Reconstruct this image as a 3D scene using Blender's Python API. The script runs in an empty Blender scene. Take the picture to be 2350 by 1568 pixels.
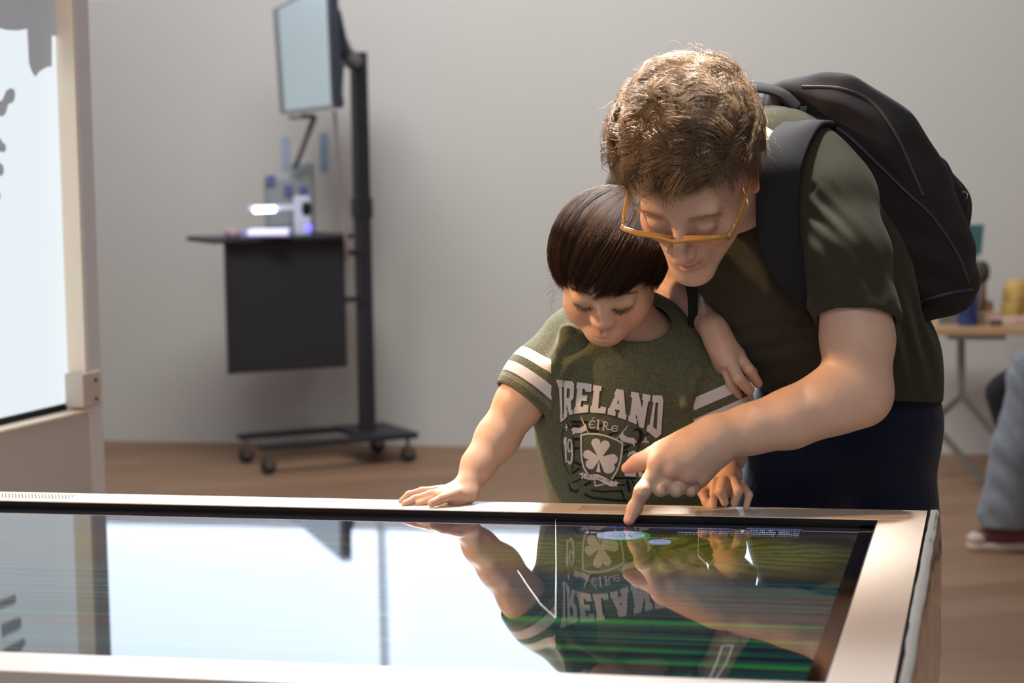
import bpy, bmesh, math, random
import numpy as np
from mathutils import Vector, Matrix, noise
random.seed(7); rng = np.random.default_rng(7)
SC = bpy.context.scene
COL = SC.collection
# ---------------------------------------------------------------- camera
F_PX, CX, CY = 5000.0, 1175.0, 784.0
PITCH, ROLL = 0.095, 0.0175
CAM = np.array([0.0, 0.0, 1.33])
_f = np.array([0, math.cos(PITCH), -math.sin(PITCH)]); _u = np.array([0, math.sin(PITCH), math.cos(PITCH)]); _x = np.array([1.0, 0, 0])
_xr = _x*math.cos(ROLL) - _u*math.sin(ROLL); _ur = _u*math.cos(ROLL) + _x*math.sin(ROLL)
cam_d = bpy.data.cameras.new('camera'); cam = bpy.data.objects.new('camera', cam_d); COL.objects.link(cam)
cam_d.sensor_width = 36.0; cam_d.lens = F_PX/2350*36.0; cam_d.clip_start = 0.05
cam.matrix_world = Matrix(((_xr[0], _ur[0], -_f[0], CAM[0]), (_xr[1], _ur[1], -_f[1], CAM[1]), (_xr[2], _ur[2], -_f[2], CAM[2]), (0, 0, 0, 1)))
cam_d.dof.use_dof = True; cam_d.dof.focus_distance = 2.93; cam_d.dof.aperture_fstop = 5.6
SC.camera = cam
def P(px, py, D):
    """point seen at photograph pixel (px, py) at distance D along world Y"""
    d = _f + _xr*(px-CX)/F_PX - _ur*(py-CY)/F_PX
    return CAM + d*(D/d[1])
def PZ(px, py, z):
    d = _f + _xr*(px-CX)/F_PX - _ur*(py-CY)/F_PX
    return CAM + d*((z-CAM[2])/d[2])
def M(rpx, D): return rpx*D/F_PX
# ---------------------------------------------------------------- world, exposure, lamps
SC.view_settings.view_transform = 'Standard'; SC.view_settings.look = 'None'; SC.view_settings.gamma = 1.0
SC.view_settings.exposure = 0.0; SC.view_settings.use_curve_mapping = False
w = bpy.data.worlds.new('world'); SC.world = w; w.use_nodes = True
w.node_tree.nodes['Background'].inputs[0].default_value = (0.82, 0.88, 1.0, 1); w.node_tree.nodes['Background'].inputs[1].default_value = 0.62
def area(name, loc, target, size, power, col, sy=None, spread=math.pi):
    l = bpy.data.lights.new(name, 'AREA'); l.energy = power; l.color = col; l.size = size; l.spread = spread
    if sy: l.shape = 'RECTANGLE'; l.size_y = sy
    o = bpy.data.objects.new(name, l); COL.objects.link(o); o.location = loc
    o.rotation_euler = (Vector(target)-Vector(loc)).to_track_quat('-Z', 'Y').to_euler(); return o
area('skylight_daylight', (-0.45, 5.7, 3.8), (0.2, 3.0, 1.1), 1.5, 105, (0.88, 0.94, 1.0), 1.0, 1.3)
area('added_fill_panel', (-0.6, 6.6, 3.8), (0.4, 9.6, 0.9), 2.4, 188, (0.985, 0.995, 1.0), 1.6)  # unseen lamp, added to brighten the back wall
area('added_fill_panel', (-0.2, -0.6, 3.7), (0.1, 3.0, 1.0), 1.6, 50, (1.0, 0.94, 0.87), 1.6)  # unseen lamp, added as front fill on the figures
area('added_rim_light', (0.34, 3.60, 3.85), (0.19, 2.90, 1.50), 0.35, 6.5, (1.0, 0.97, 0.92), None, 0.22)  # added narrow beam, gives the man's hair its bright rim
area('warm_ceiling_spotlight', (-2.8, 2.75, 2.9), (0.0, 3.02, 1.02), 0.22, 13, (1.0, 0.58, 0.26), None, 1.0)
# ---------------------------------------------------------------- helpers
def tag(o, label=None, cat=None, group=None, kind=None):
    if label: o['label'] = label
    if cat: o['category'] = cat
    if group: o['group'] = group
    if kind: o['kind'] = kind
    return o
def empty(name, loc=(0, 0, 0), rz=0.0):
    o = bpy.data.objects.new(name, None); COL.objects.link(o); o.location = loc; o.rotation_euler.z = rz
    o.empty_display_size = 0.05; return o
def link(name, me, m=None, parent=None):
    o = bpy.data.objects.new(name, me); COL.objects.link(o)
    if m: me.materials.append(m)
    if parent: o.parent = parent; bpy.context.view_layer.update() if False else None
    return o
def to_local(o, parent):
    """keep world-space vertices although the parent Empty stands elsewhere"""
    mw = Matrix.Translation(parent.location) @ parent.rotation_euler.to_matrix().to_4x4()
    o.matrix_parent_inverse = mw.inverted(); return o
def mesh(name, V, Fs, m=None, parent=None, smooth=False):
    me = bpy.data.meshes.new(name); me.from_pydata([tuple(v) for v in V], [], [tuple(f) for f in Fs])
    if smooth: me.polygons.foreach_set('use_smooth', [True]*len(me.polygons))
    me.update(); o = link(name, me, m, parent)
    if parent is not None: to_local(o, parent)
    return o
def np_mesh(name, V, Q, m=None, parent=None, smooth=True):
    V = np.asarray(V, np.float32); Q = np.asarray(Q, np.int32); n = Q.shape[1]
    me = bpy.data.meshes.new(name); me.vertices.add(len(V)); me.vertices.foreach_set('co', V.ravel())
    me.loops.add(Q.size); me.loops.foreach_set('vertex_index', Q.ravel())
    me.polygons.add(len(Q)); me.polygons.foreach_set('loop_start', np.arange(0, Q.size, n, dtype=np.int32)); me.polygons.foreach_set('loop_total', np.full(len(Q), n, np.int32))
    if smooth: me.polygons.foreach_set('use_smooth', np.ones(len(Q), bool))
    me.update(calc_edges=True); me.validate()
    o = link(name, me, m, parent)
    if parent is not None: to_local(o, parent)
    return o
class MB:
    """collects shapes into one mesh"""
    def __init__(s): s.V = []; s.F = []
    def add(s, V, F): b = len(s.V); s.V += [tuple(map(float, v)) for v in V]; s.F += [tuple(i+b for i in f) for f in F]; return s
    def box(s, lo, hi, X=None, bev=0.0):
        """axis-aligned box mapped through X (function point->point); chamfered when bev > 0"""
        bm = bmesh.new(); bmesh.ops.create_cube(bm, size=1.0)
        for v in bm.verts: v.co = Vector([lo[i]+(v.co[i]+.5)*(hi[i]-lo[i]) for i in range(3)])
        if bev > 0: bmesh.ops.bevel(bm, geom=bm.edges[:], offset=bev, segments=2, affect='EDGES', profile=0.6)
        bm.verts.index_update(); V = [tuple(v.co) for v in bm.verts]; F = [[v.index for v in f.verts] for f in bm.faces]; bm.free()
        if X: V = [X(v) for v in V]
        return s.add(V, F)
    def tube(s, pts, r, n=10, caps=True):
        pts = [Vector(p) for p in pts]; m_ = len(pts); rr = r if hasattr(r, '__len__') else [r]*m_
        t0 = (pts[1]-pts[0]).normalized(); a = t0.orthogonal().normalized(); V = []; F = []
        for i, p in enumerate(pts):
            t = ((pts[min(i+1, m_-1)]-pts[max(i-1, 0)])).normalized(); a = (a - t*a.dot(t)).normalized(); b = t.cross(a)
            for k in range(n):
                th = 2*math.pi*k/n; V.append(p + (a*math.cos(th)+b*math.sin(th))*rr[i])
        for i in range(m_-1):
            for k in range(n): F.append((i*n+k, i*n+(k+1) % n, (i+1)*n+(k+1) % n, (i+1)*n+k))
        if caps: F.append(tuple(range(n-1, -1, -1))); F.append(tuple(range((m_-1)*n, m_*n)))
        return s.add(V, F)
    def lathe(s, c, prof, n=24):
        """prof = [(r, z)...] around a vertical axis at c"""
        V = []; F = []; k0 = len(prof)
        for r, z in prof:
            for k in range(n): V.append((c[0]+r*math.cos(2*math.pi*k/n), c[1]+r*math.sin(2*math.pi*k/n), c[2]+z))
        for i in range(k0-1):
            for k in range(n): F.append((i*n+k, i*n+(k+1) % n, (i+1)*n+(k+1) % n, (i+1)*n+k))
        F.append(tuple(range(n-1, -1, -1))); F.append(tuple(range((k0-1)*n, k0*n)))
        return s.add(V, F)
    def ell(s, c, r, R=None, n=16):
        V = []; F = []
        for i in range(n+1):
            for k in range(2*n):
                a = math.pi*i/n; b = math.pi*k/n; v = np.array([r[0]*math.sin(a)*math.cos(b), r[1]*math.sin(a)*math.sin(b), r[2]*math.cos(a)])
                if R is not None: v = R@v
                V.append(v+np.array(c))
        for i in range(n):
            for k in range(2*n): F.append((i*2*n+k, (i+1)*2*n+k, (i+1)*2*n+(k+1) % (2*n), i*2*n+(k+1) % (2*n)))
        return s.add(V, F)
    def poly(s, pts, th, nrm):
        """extruded polygon: pts in space, thickness th along nrm"""
        n = len(pts); nv = np.array(nrm, float)*th; V = [np.array(p) for p in pts]+[np.array(p)+nv for p in pts]
        F = [tuple(range(n)), tuple(range(2*n-1, n-1, -1))]+[(i, (i+1) % n, n+(i+1) % n, n+i) for i in range(n)]
        return s.add(V, F)
    def build(s, name, m=None, parent=None, smooth=False, auto=False):
        o = mesh(name, s.V, s.F, m, parent, smooth)
        bm = bmesh.new(); bm.from_mesh(o.data); bmesh.ops.recalc_face_normals(bm, faces=bm.faces)
        if auto:
            for e in bm.edges: e.smooth = (len(e.link_faces) == 2 and e.calc_face_angle(3.0) < 0.7)
            for f in bm.faces: f.smooth = True
        bm.to_mesh(o.data); bm.free(); return o
# ---------------------------------------------------------------- materials
def lin(c): return tuple(((v/255.0)/12.92 if v/255.0 <= .04045 else ((v/255.0+.055)/1.055)**2.4) for v in c)
def mat(name, rgb, rough=0.6, metal=0.0, spec=0.5, bump=None, var=None, coat=0.0, coat_rough=0.05, sheen=0.0, emit=None, es=1.0, sss=0.0, trans=0.0, ior=None, attr=None, alpha_attr=None):
    """rgb is sRGB 0-255; bump = (scale, strength, detail, distance); var = (scale, amount)"""
    m = bpy.data.materials.new(name); m.use_nodes = True; N = m.node_tree.nodes; L = m.node_tree.links; b = N['Principled BSDF']
    c = lin(rgb)+(1,); b.inputs['Base Color'].default_value = c; b.inputs['Roughness'].default_value = rough; b.inputs['Metallic'].default_value = metal
    b.inputs['Specular IOR Level'].default_value = spec; b.inputs['Coat Weight'].default_value = coat; b.inputs['Coat Roughness'].default_value = coat_rough
    b.inputs['Sheen Weight'].default_value = sheen; b.inputs['Transmission Weight'].default_value = trans
    if ior: b.inputs['IOR'].default_value = ior
    if sss: b.inputs['Subsurface Weight'].default_value = sss; b.inputs['Subsurface Radius'].default_value = (0.011, 0.0042, 0.0022); b.inputs['Subsurface Scale'].default_value = 1.0
    if emit: b.inputs['Emission Color'].default_value = lin(emit)+(1,); b.inputs['Emission Strength'].default_value = es
    tc = N.new('ShaderNodeTexCoord'); src = None
    if attr:
        a = N.new('ShaderNodeAttribute'); a.attribute_name = attr; src = a.outputs['Color']
    if var:
        n = N.new('ShaderNodeTexNoise'); n.inputs['Scale'].default_value = var[0]; n.inputs['Detail'].default_value = 4.0; L.new(tc.outputs['Object'], n.inputs['Vector'])
        r = N.new('ShaderNodeMapRange'); r.inputs[1].default_value = .3; r.inputs[2].default_value = .7; r.inputs[3].default_value = 1-var[1]; r.inputs[4].default_value = 1+var[1]; L.new(n.outputs[0], r.inputs[0])
        mx = N.new('ShaderNodeVectorMath'); mx.operation = 'SCALE'; L.new(r.outputs[0], mx.inputs['Scale'])
        if src: L.new(src, mx.inputs[0])
        else: mx.inputs[0].default_value = c[:3]
        src = mx.outputs[0]
    if src: L.new(src, b.inputs['Base Color'])
    if bump:
        n = N.new('ShaderNodeTexNoise'); n.inputs['Scale'].default_value = bump[0]; n.inputs['Detail'].default_value = bump[2]; L.new(tc.outputs['Object'], n.inputs['Vector'])
        u = N.new('ShaderNodeBump'); u.inputs['Strength'].default_value = bump[1]; u.inputs['Distance'].default_value = bump[3]; L.new(n.outputs[0], u.inputs['Height']); L.new(u.outputs[0], b.inputs['Normal'])
    return m
# ---------------------------------------------------------------- the room
WS = -0.2305                                   # the back wall runs slightly towards the camera on the right
_wn = np.array([-WS, 1.0]); _wn = _wn/np.linalg.norm(_wn); _we = np.array([_wn[1], -_wn[0]])
W0 = np.array([0.0, 9.205])
def WP(u, out, z):                           # u along the wall, out = metres in front of it
    q = W0+_we*u-_wn*out; return (q[0], q[1], z)
m_wall = mat('painted_wall', (198, 195, 190), 0.9, spec=0.2, bump=(60, .15, 5, .002), var=(0.5, .03))
m_floor = bpy.data.materials.new('wood_look_floor'); m_floor.use_nodes = True
def floor_nodes(m):
    N = m.node_tree.nodes; L = m.node_tree.links; b = N['Principled BSDF']; tc = N.new('ShaderNodeTexCoord'); mp = N.new('ShaderNodeMapping')
    mp.inputs['Rotation'].default_value = (0, 0, -0.236); L.new(tc.outputs['Object'], mp.inputs['Vector'])
    br = N.new('ShaderNodeTexBrick'); br.inputs['Scale'].default_value = 1.0; br.inputs['Brick Width'].default_value = 1.2; br.inputs['Row Height'].default_value = 0.18; br.inputs['Mortar Size'].default_value = 0.0015
    br.inputs['Color1'].default_value = lin((146, 114, 88))+(1,); br.inputs['Color2'].default_value = lin((130, 99, 75))+(1,); br.inputs['Mortar'].default_value = lin((120, 98, 80))+(1,)
    L.new(mp.outputs[0], br.inputs['Vector']); mp2 = N.new('ShaderNodeMapping'); mp2.inputs['Scale'].default_value = (1.5, 22, 1); mp2.inputs['Rotation'].default_value = (0, 0, -0.236); L.new(tc.outputs['Object'], mp2.inputs['Vector'])
    n = N.new('ShaderNodeTexNoise'); n.inputs['Scale'].default_value = 2.0; n.inputs['Detail'].default_value = 6; L.new(mp2.outputs[0], n.inputs['Vector'])
    mx = N.new('ShaderNodeMixRGB'); mx.blend_type = 'OVERLAY'; mx.inputs[0].default_value = .35; L.new(br.outputs['Color'], mx.inputs[1]); L.new(n.outputs[0], mx.inputs[2]); L.new(mx.outputs[0], b.inputs['Base Color'])
    b.inputs['Roughness'].default_value = 0.5; b.inputs['Specular IOR Level'].default_value = .25
floor_nodes(m_floor)
RW, RE, YF, ZC = -5.2, 5.4, -3.0, 3.9
fl = MB(); fl.box((RW-.5, YF, -0.12), (RE+.5, 11, 0.0)); tag(fl.build('floor', m_floor), kind='structure')
m_ceil = mat('painted_ceiling', (205, 203, 200), 0.95, spec=0.1)
ce = MB(); ce.box((RW-.5, YF, ZC), (RE+.5, 11, ZC+.12)); tag(ce.build('ceiling', m_ceil), kind='structure')
# back wall with a long high window
U0, U1, WZ0, WZ1 = -3.2, 1.45, 1.95, 3.45
def slab(lo, hi): return MB().box(lo, hi, X=lambda v: WP(v[0], -v[1], v[2]))
bw = MB()
for (a, b_, z0, z1) in ((-5.6, 5.8, 0, WZ0), (-5.6, 5.8, WZ1, ZC), (-5.6, U0, WZ0, WZ1), (U1, 5.8, WZ0, WZ1)):
    bw.box((a, 0.0, z0), (b_, 0.2, z1), X=lambda v: WP(v[0], -v[1], v[2]))
tag(bw.build('wall_back', m_wall), kind='structure')
lw = MB(); lw.box((RW-.15, YF, 0), (RW, 10.35, ZC)); tag(lw.build('wall_left', m_wall), kind='structure')
rw = MB(); rw.box((RE, YF, 0), (RE+.15, 7.9, ZC)); tag(rw.build('wall_right', m_wall), kind='structure')
m_frame = mat('window_frame_paint', (225, 228, 232), 0.5)
m_day = mat('daylit_window_glass', (235, 240, 245), 0.3, emit=(205, 224, 255), es=2.7)
wf = MB(); X_ = lambda v: WP(v[0], -v[1], v[2])
for a in (U0, -2.55, -.62, U1-.02): wf.box((a, 0.02, WZ0), (a+.02, 0.10, WZ1), X=X_)
wf.box((U0, .02, WZ0), (U1, .10, WZ0+.05), X=X_); wf.box((U0, .02, WZ1-.05), (U1, .10, WZ1), X=X_)
wo = tag(wf.build('window_1', m_frame), kind='structure')
pn = MB(); pn.box((U0, .12, WZ0), (U1, .13, WZ1), X=X_); pn.build('pane', m_day, wo)
# ---------------------------------------------------------------- touch table
YAW = 0.2224; TE = np.array([math.cos(YAW), -math.sin(YAW)]); TN = np.array([-math.sin(YAW), -math.cos(YAW)])
TC = np.array([0.5625, 2.870]); TH = 0.82; RIM = 0.0734; GL = 0.862; TL = 2.25; TD = 2*RIM+GL; REC = 0.0095; ZS = TH-REC
def TP(v): q = TC+TE*v[0]+TN*v[1]; return (q[0], q[1], v[2])     # v = (u<0 leftwards, v towards camera, z)
m_lam = mat('white_laminate', (208, 196, 186), 0.38, spec=.5, coat=.25, coat_rough=.12, bump=(22, .10, 3, .002))
m_black = mat('black_bezel', (14, 13, 16), 0.35, spec=.4)
m_blackedge = mat('black_gasket', (18, 17, 20), 0.6, spec=.3)
c0 = TP((-TL/2, TD/2, 0)); table = empty('touch_table', c0, -YAW)
tag(table, 'large white interactive table with a glossy recessed touch screen', 'table')
rim = MB()
def holed_far_rim():
    rim.box((-TL, 0, TH-.045), (0, RIM, TH), X=TP, bev=.0015)
holed_far_rim()
rim.box((-TL, RIM+GL, TH-.045), (0, TD, TH), X=TP, bev=.0015)
rim.box((-RIM, RIM, TH-.045), (0, RIM+GL, TH), X=TP, bev=.0015)
rim.box((-TL, RIM, TH-.045), (-TL+RIM, RIM+GL, TH), X=TP, bev=.0015)
rim.build('rim', m_lam, table)
MB().box((-TL+.03, .03, .0), (-.03, TD-.03, TH-.046), X=TP, bev=.003).build('cabinet', m_lam, table)
gk = MB()
for k_, (zz, of) in enumerate(((TH-.0015, .0006), (TH-.004, .0016), (TH-.0065, .0008))):
    z0 = zz-.0023; g = of
    gk.box((-TL+RIM, RIM-.001, z0), (-RIM, RIM+g+.001, zz), X=TP); gk.box((-RIM-g-.001, RIM, z0), (-RIM+.001, RIM+GL, zz), X=TP)
    gk.box((-TL+RIM, RIM+GL-g, z0), (-RIM, RIM+GL+.001, zz), X=TP)
gk.build('gasket', m_blackedge, table)
# perforations of the loudspeakers in the far rim
m_hole = mat('perforation', (70, 62, 56), 0.8)
def perf(u0, u1, name):
    pf = MB(); n = int((u1-u0)/.0052)
    for i in range(n):
        for j in range(7):
            u = u0+i*.0052+(j % 2)*.0026; v = .020+j*.0052; V = [TP((u+.0012*math.cos(a*math.pi/3), v+.0012*math.sin(a*math.pi/3), TH+.0004)) for a in range(6)]
            pf.add(V, [tuple(range(6))])
    return pf.build(name, m_hole, table)
uat = lambda px, py: float(((PZ(px, py, TH)[:2]-TC) @ TE))
perf(uat(1335, 1163), uat(1600, 1165), 'speaker_grille'); perf(uat(1590, 1168), uat(1755, 1170), 'speaker_grille'); perf(uat(-60, 1137), uat(185, 1137), 'speaker_grille')
# film skirt standing over the right edge
m_film = mat('clear_film', (240, 240, 240), 0.10, trans=1.0, ior=1.06, bump=(9, .3, 1, .01))
fm = MB(); K = 60; V = []; 
for i in range(K+1):
    v = TD*i/K; wv = .0012*math.sin(v*17)+.0006*math.sin(v*47+1)
    for (du, z) in ((-.012, TH+.0008), (.0015, TH+.0012), (.004+wv*.5, TH-.004), (.006+wv, TH-.05), (.005+wv, TH-.12), (.006+wv, TH-.19)): V.append(TP((du, v, z)))
F_ = [(i*6+j, i*6+j+1, (i+1)*6+j+1, (i+1)*6+j) for i in range(K) for j in range(5)]
mesh('protective_film', V, F_, m_film, table, True)
# glass screen: what it shows is emission under a clear glossy coat
m_scr = bpy.data.materials.new('screen_picture'); m_scr.use_nodes = True
def screen_nodes(m):
    N = m.node_tree.nodes; L = m.node_tree.links; b = N['Principled BSDF']; b.inputs['Base Color'].default_value = (.004, .004, .006, 1)
    b.inputs['Roughness'].default_value = .035; b.inputs['IOR'].default_value = 1.78; b.inputs['Specular IOR Level'].default_value = .5
    tc = N.new('ShaderNodeTexCoord'); sep = N.new('ShaderNodeSeparateXYZ'); L.new(tc.outputs['Object'], sep.inputs[0])
    def math_(op, a, b_=None, c=None):
        n = N.new('ShaderNodeMath'); n.operation = op
        for i, v in enumerate((a, b_, c)):
            if v is None: continue
            if isinstance(v, (int, float)): n.inputs[i].default_value = v
            else: L.new(v, n.inputs[i])
        return n.outputs[0]
    def noise_(sx, sy, detail=3, off=0.0, rough=.55):
        mp = N.new('ShaderNodeMapping'); mp.inputs['Scale'].default_value = (sx, sy, 1); mp.inputs['Location'].default_value = (off, off, 0); L.new(tc.outputs['Object'], mp.inputs[0])
        n = N.new('ShaderNodeTexNoise'); n.inputs['Scale'].default_value = 1; n.inputs['Detail'].default_value = detail; n.inputs['Roughness'].default_value = rough; L.new(mp.outputs[0], n.inputs['Vector']); return n.outputs[0]
    def sm(x, a, b_):
        n = N.new('ShaderNodeMapRange'); n.interpolation_type = 'SMOOTHSTEP'; n.inputs[1].default_value = a; n.inputs[2].default_value = b_; L.new(x, n.inputs[0]); return n.outputs[0]
    def mix(f, a, b_, t='MIX'):
        n = N.new('ShaderNodeMixRGB'); n.blend_type = t; L.new(f, n.inputs[0]) if not isinstance(f, (int, float)) else n.inputs[0].__setattr__('default_value', f)
        for i, v in ((1, a), (2, b_)):
            if isinstance(v, tuple): n.inputs[i].default_value = v+(1,)
            else: L.new(v, n.inputs[i])
        return n.outputs[0]
    x, y = sep.outputs[0], sep.outputs[1]     # x: along the table, y: away from camera, origin at the glass centre
    HF = GL/2
    # upper part: ochre sea bed with a yellow green fan shape; lower part: dark teal with bright green streaks
    bed = mix(sm(noise_(9, 14, 5), .35, .7), (.010, .008, .004), (.042, .030, .008))
    ang = noise_(14, 60, 6, 3.1)
    fx = math_('MULTIPLY', math_('SUBTRACT', x, 0.795), 4.0); fy = math_('MULTIPLY', math_('SUBTRACT', y, HF-.225), 7.5)
    rr = math_('SQRT', math_('ADD', math_('MULTIPLY', fx, fx), math_('MULTIPLY', fy, fy)))
    at = N.new('ShaderNodeMath'); at.operation = 'ARCTAN2'; L.new(fy, at.inputs[0]); L.new(fx, at.inputs[1])
    rays = math_('SINE', math_('ADD', math_('MULTIPLY', at.outputs[0], 23.0), math_('MULTIPLY', noise_(30, 30), 9.0)))
    fan = mix(sm(rays, -.9, .2), (.040, .040, .005), (.080, .078, .008))
    fmask = math_('SUBTRACT', 1.0, sm(math_('ADD', rr, math_('MULTIPLY', ang, .35)), .8, 1.35))
    up = mix(fmask, bed, fan)
    st = noise_(1.0, 26, 1, 7.7, .4); st2 = noise_(1.2, 120, 1, 2.2, .3)
    low = mix(sm(st2, .45, .62), (.002, .008, .010), (.006, .050, .050))
    low = mix(sm(noise_(1.4, 45, 1, 12.0), .56, .68), low, (.04, .012, .014))
    low = mix(sm(st, .64, .74), low, (.016, .12, .022))
    c = mix(sm(math_('ADD', y, math_('MULTIPLY', noise_(3, 3), .03)), HF-.375, HF-.335), low, up)
    band = sm(math_('ADD', y, math_('MULTIPLY', x, -.12)), HF-.195, HF-.180)     # dark navy caption band
    c = mix(band, c, (.006, .007, .013))
    g = mix(1.0, c, (1.0, 1.0, 1.0), 'MULTIPLY')
    L.new(g, b.inputs['Emission Color']); b.inputs['Emission Strength'].default_value = 0.95
    # finger smears: slight roughness changes
    rn = N.new('ShaderNodeMapRange'); rn.inputs[1].default_value = .4; rn.inputs[2].default_value = .75; rn.inputs[3].default_value = .018; rn.inputs[4].default_value = .045; L.new(noise_(12, 60, 5, 1.0), rn.inputs[0]); L.new(rn.outputs[0], b.inputs['Roughness'])
screen_nodes(m_scr)
sc_c = TP((-TL/2, RIM+GL/2, ZS))
def SP(v): return TP((v[0]-TL/2, RIM+GL/2-v[1], ZS+v[2]))       # glass coordinates: x right, y away
SX = TL/2-RIM; BZ = .022
scr = bpy.data.objects.new('touch_screen', bpy.data.meshes.new('touch_screen')); COL.objects.link(scr)
_mb = MB().box((-SX, -GL/2, -.006), (SX, GL/2, 0)); scr.data.from_pydata(_mb.V, [], _mb.F); scr.data.materials.append(m_scr); scr.data.update()
scr.parent = table; scr.location = (0, 0, ZS)
def bz(a, b_): return MB().box((a[0], a[1], .00015), (b_[0], b_[1], .0006), X=SP)
m_bz = mat('black_screen_border', (10, 9, 11), 0.08, spec=.5)
bb = MB()
for a, b_ in (((-SX, GL/2-BZ), (SX, GL/2)), ((-SX, -GL/2), (SX, -GL/2+BZ)), ((-SX, -GL/2), (-SX+BZ, GL/2)), ((SX-BZ, -GL/2), (SX, GL/2))): bb.box((a[0], a[1], .00015), (b_[0], b_[1], .0006), X=SP)
bb.build('screen_border', m_bz, table)
# captions of the screen, reading from the far side
m_txt = mat('screen_caption_light', (0, 0, 0), .5, emit=(170, 185, 200), es=.9)
m_txtd = mat('screen_caption_dark', (30, 30, 60), .5)
m_disc = mat('screen_badge_pale', (0, 0, 0), .1, emit=(150, 170, 205), es=.75)
m_grn = mat('screen_badge_green', (0, 0, 0), .1, emit=(50, 150, 50), es=.6)
m_blu = mat('screen_button_blue', (0, 0, 0), .1, emit=(70, 85, 150), es=.5)
def sxy(px, py):
    p = PZ(px, py, ZS); q = p[:2]-TC; return float(q @ TE)+TL/2, -float(q @ TN)+RIM+GL/2
def disc(cx, cy, rx, ry, z, m, name):
    V = [SP((cx, cy, z))]+[SP((cx+rx*math.cos(a*math.pi/24), cy+ry*math.sin(a*math.pi/24), z)) for a in range(48)]
    return mesh(name, V, [(0, i+1, (i+1) % 48+1) for i in range(48)], m, table)
def caption(txt, px, py, size, m, align='LEFT', z=.0012, flip=True):
    cu = bpy.data.curves.new('caption', 'FONT'); cu.body = txt; cu.size = size; cu.align_x = align; cu.align_y = 'CENTER'
    t = bpy.data.objects.new('tmp', cu); COL.objects.link(t); bpy.context.view_layer.update()
    me = bpy.data.meshes.new_from_object(t.evaluated_get(bpy.context.evaluated_depsgraph_get())); bpy.data.objects.remove(t)
    x0, y0 = sxy(px, py); s = -1 if flip else 1
    for v in me.vertices: v.co = Vector(SP((x0+s*v.co.x, y0+s*v.co.y, z)))
    o = link('caption', me, m, table); to_local(o, table); return o
x1, y1 = sxy(1368, 1229); x2, y2 = sxy(1484, 1229); xc = (x1+x2)/2; ra = (x2-x1)/2
disc(xc+.006, y1, ra*1.0, ra*1.02, .0007, m_grn, 'badge_ring'); disc(xc, y1, ra*.97, ra*.93, .0009, m_disc, 'badge')
x3, y3 = sxy(1514, 1245); disc(x3, y3, .0145, .0150, .0009, m_disc, 'badge')
caption('50%', 1425, 1231.5, .021, m_txtd, 'CENTER'); caption('HEALTH SCORE', 1425, 1226, .0135, m_txtd, 'CENTER')
caption('HIGHEST SCORE', 1517, 1237.5, .0062, m_txt, 'CENTER'); caption('75%', 1514, 1245, .010, m_txtd, 'CENTER')
caption('Oyster boatlift, wood food and shelter', 1833, 1230.6, .0100, m_txt); caption('to stay healthy, what should you', 1835, 1226.4, .0100, m_txt); caption('contain up first?', 1836, 1222.2, .0100, m_txt)
for (pa, pb, yy) in ((1388, 1432, 1211), (1530, 1682, 1213), (1714, 1840, 1214.5)):
    xa, ya = sxy(pa, yy); xb, yb = sxy(pb, yy); MB().box((xa, ya-.004, .0007), (xb, ya+.004, .0009), X=SP).build('menu_button', m_blu, table)
m_cut = mat('clear_film_cut', (230, 232, 232), .2, spec=.8)
for L in (((1275, 1192), (1276, 1300), (1275, 1418), (1240, 1386), (1216, 1352), (1188, 1310)), ((1603, 1212), (1602, 1276), (1626, 1298), (1642, 1282), (1636, 1272)), ((1622, 1290), (1626, 1306)), ((1682, 1482), (1658, 1483), (1648, 1512), (1630, 1556)), ((1682, 1482), (1666, 1524), (1640, 1562))):
    MB().tube([PZ(x, y, ZS+.0008) for x, y in L], .00035, 5).build('film_cut_edge', m_cut, table)
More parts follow.
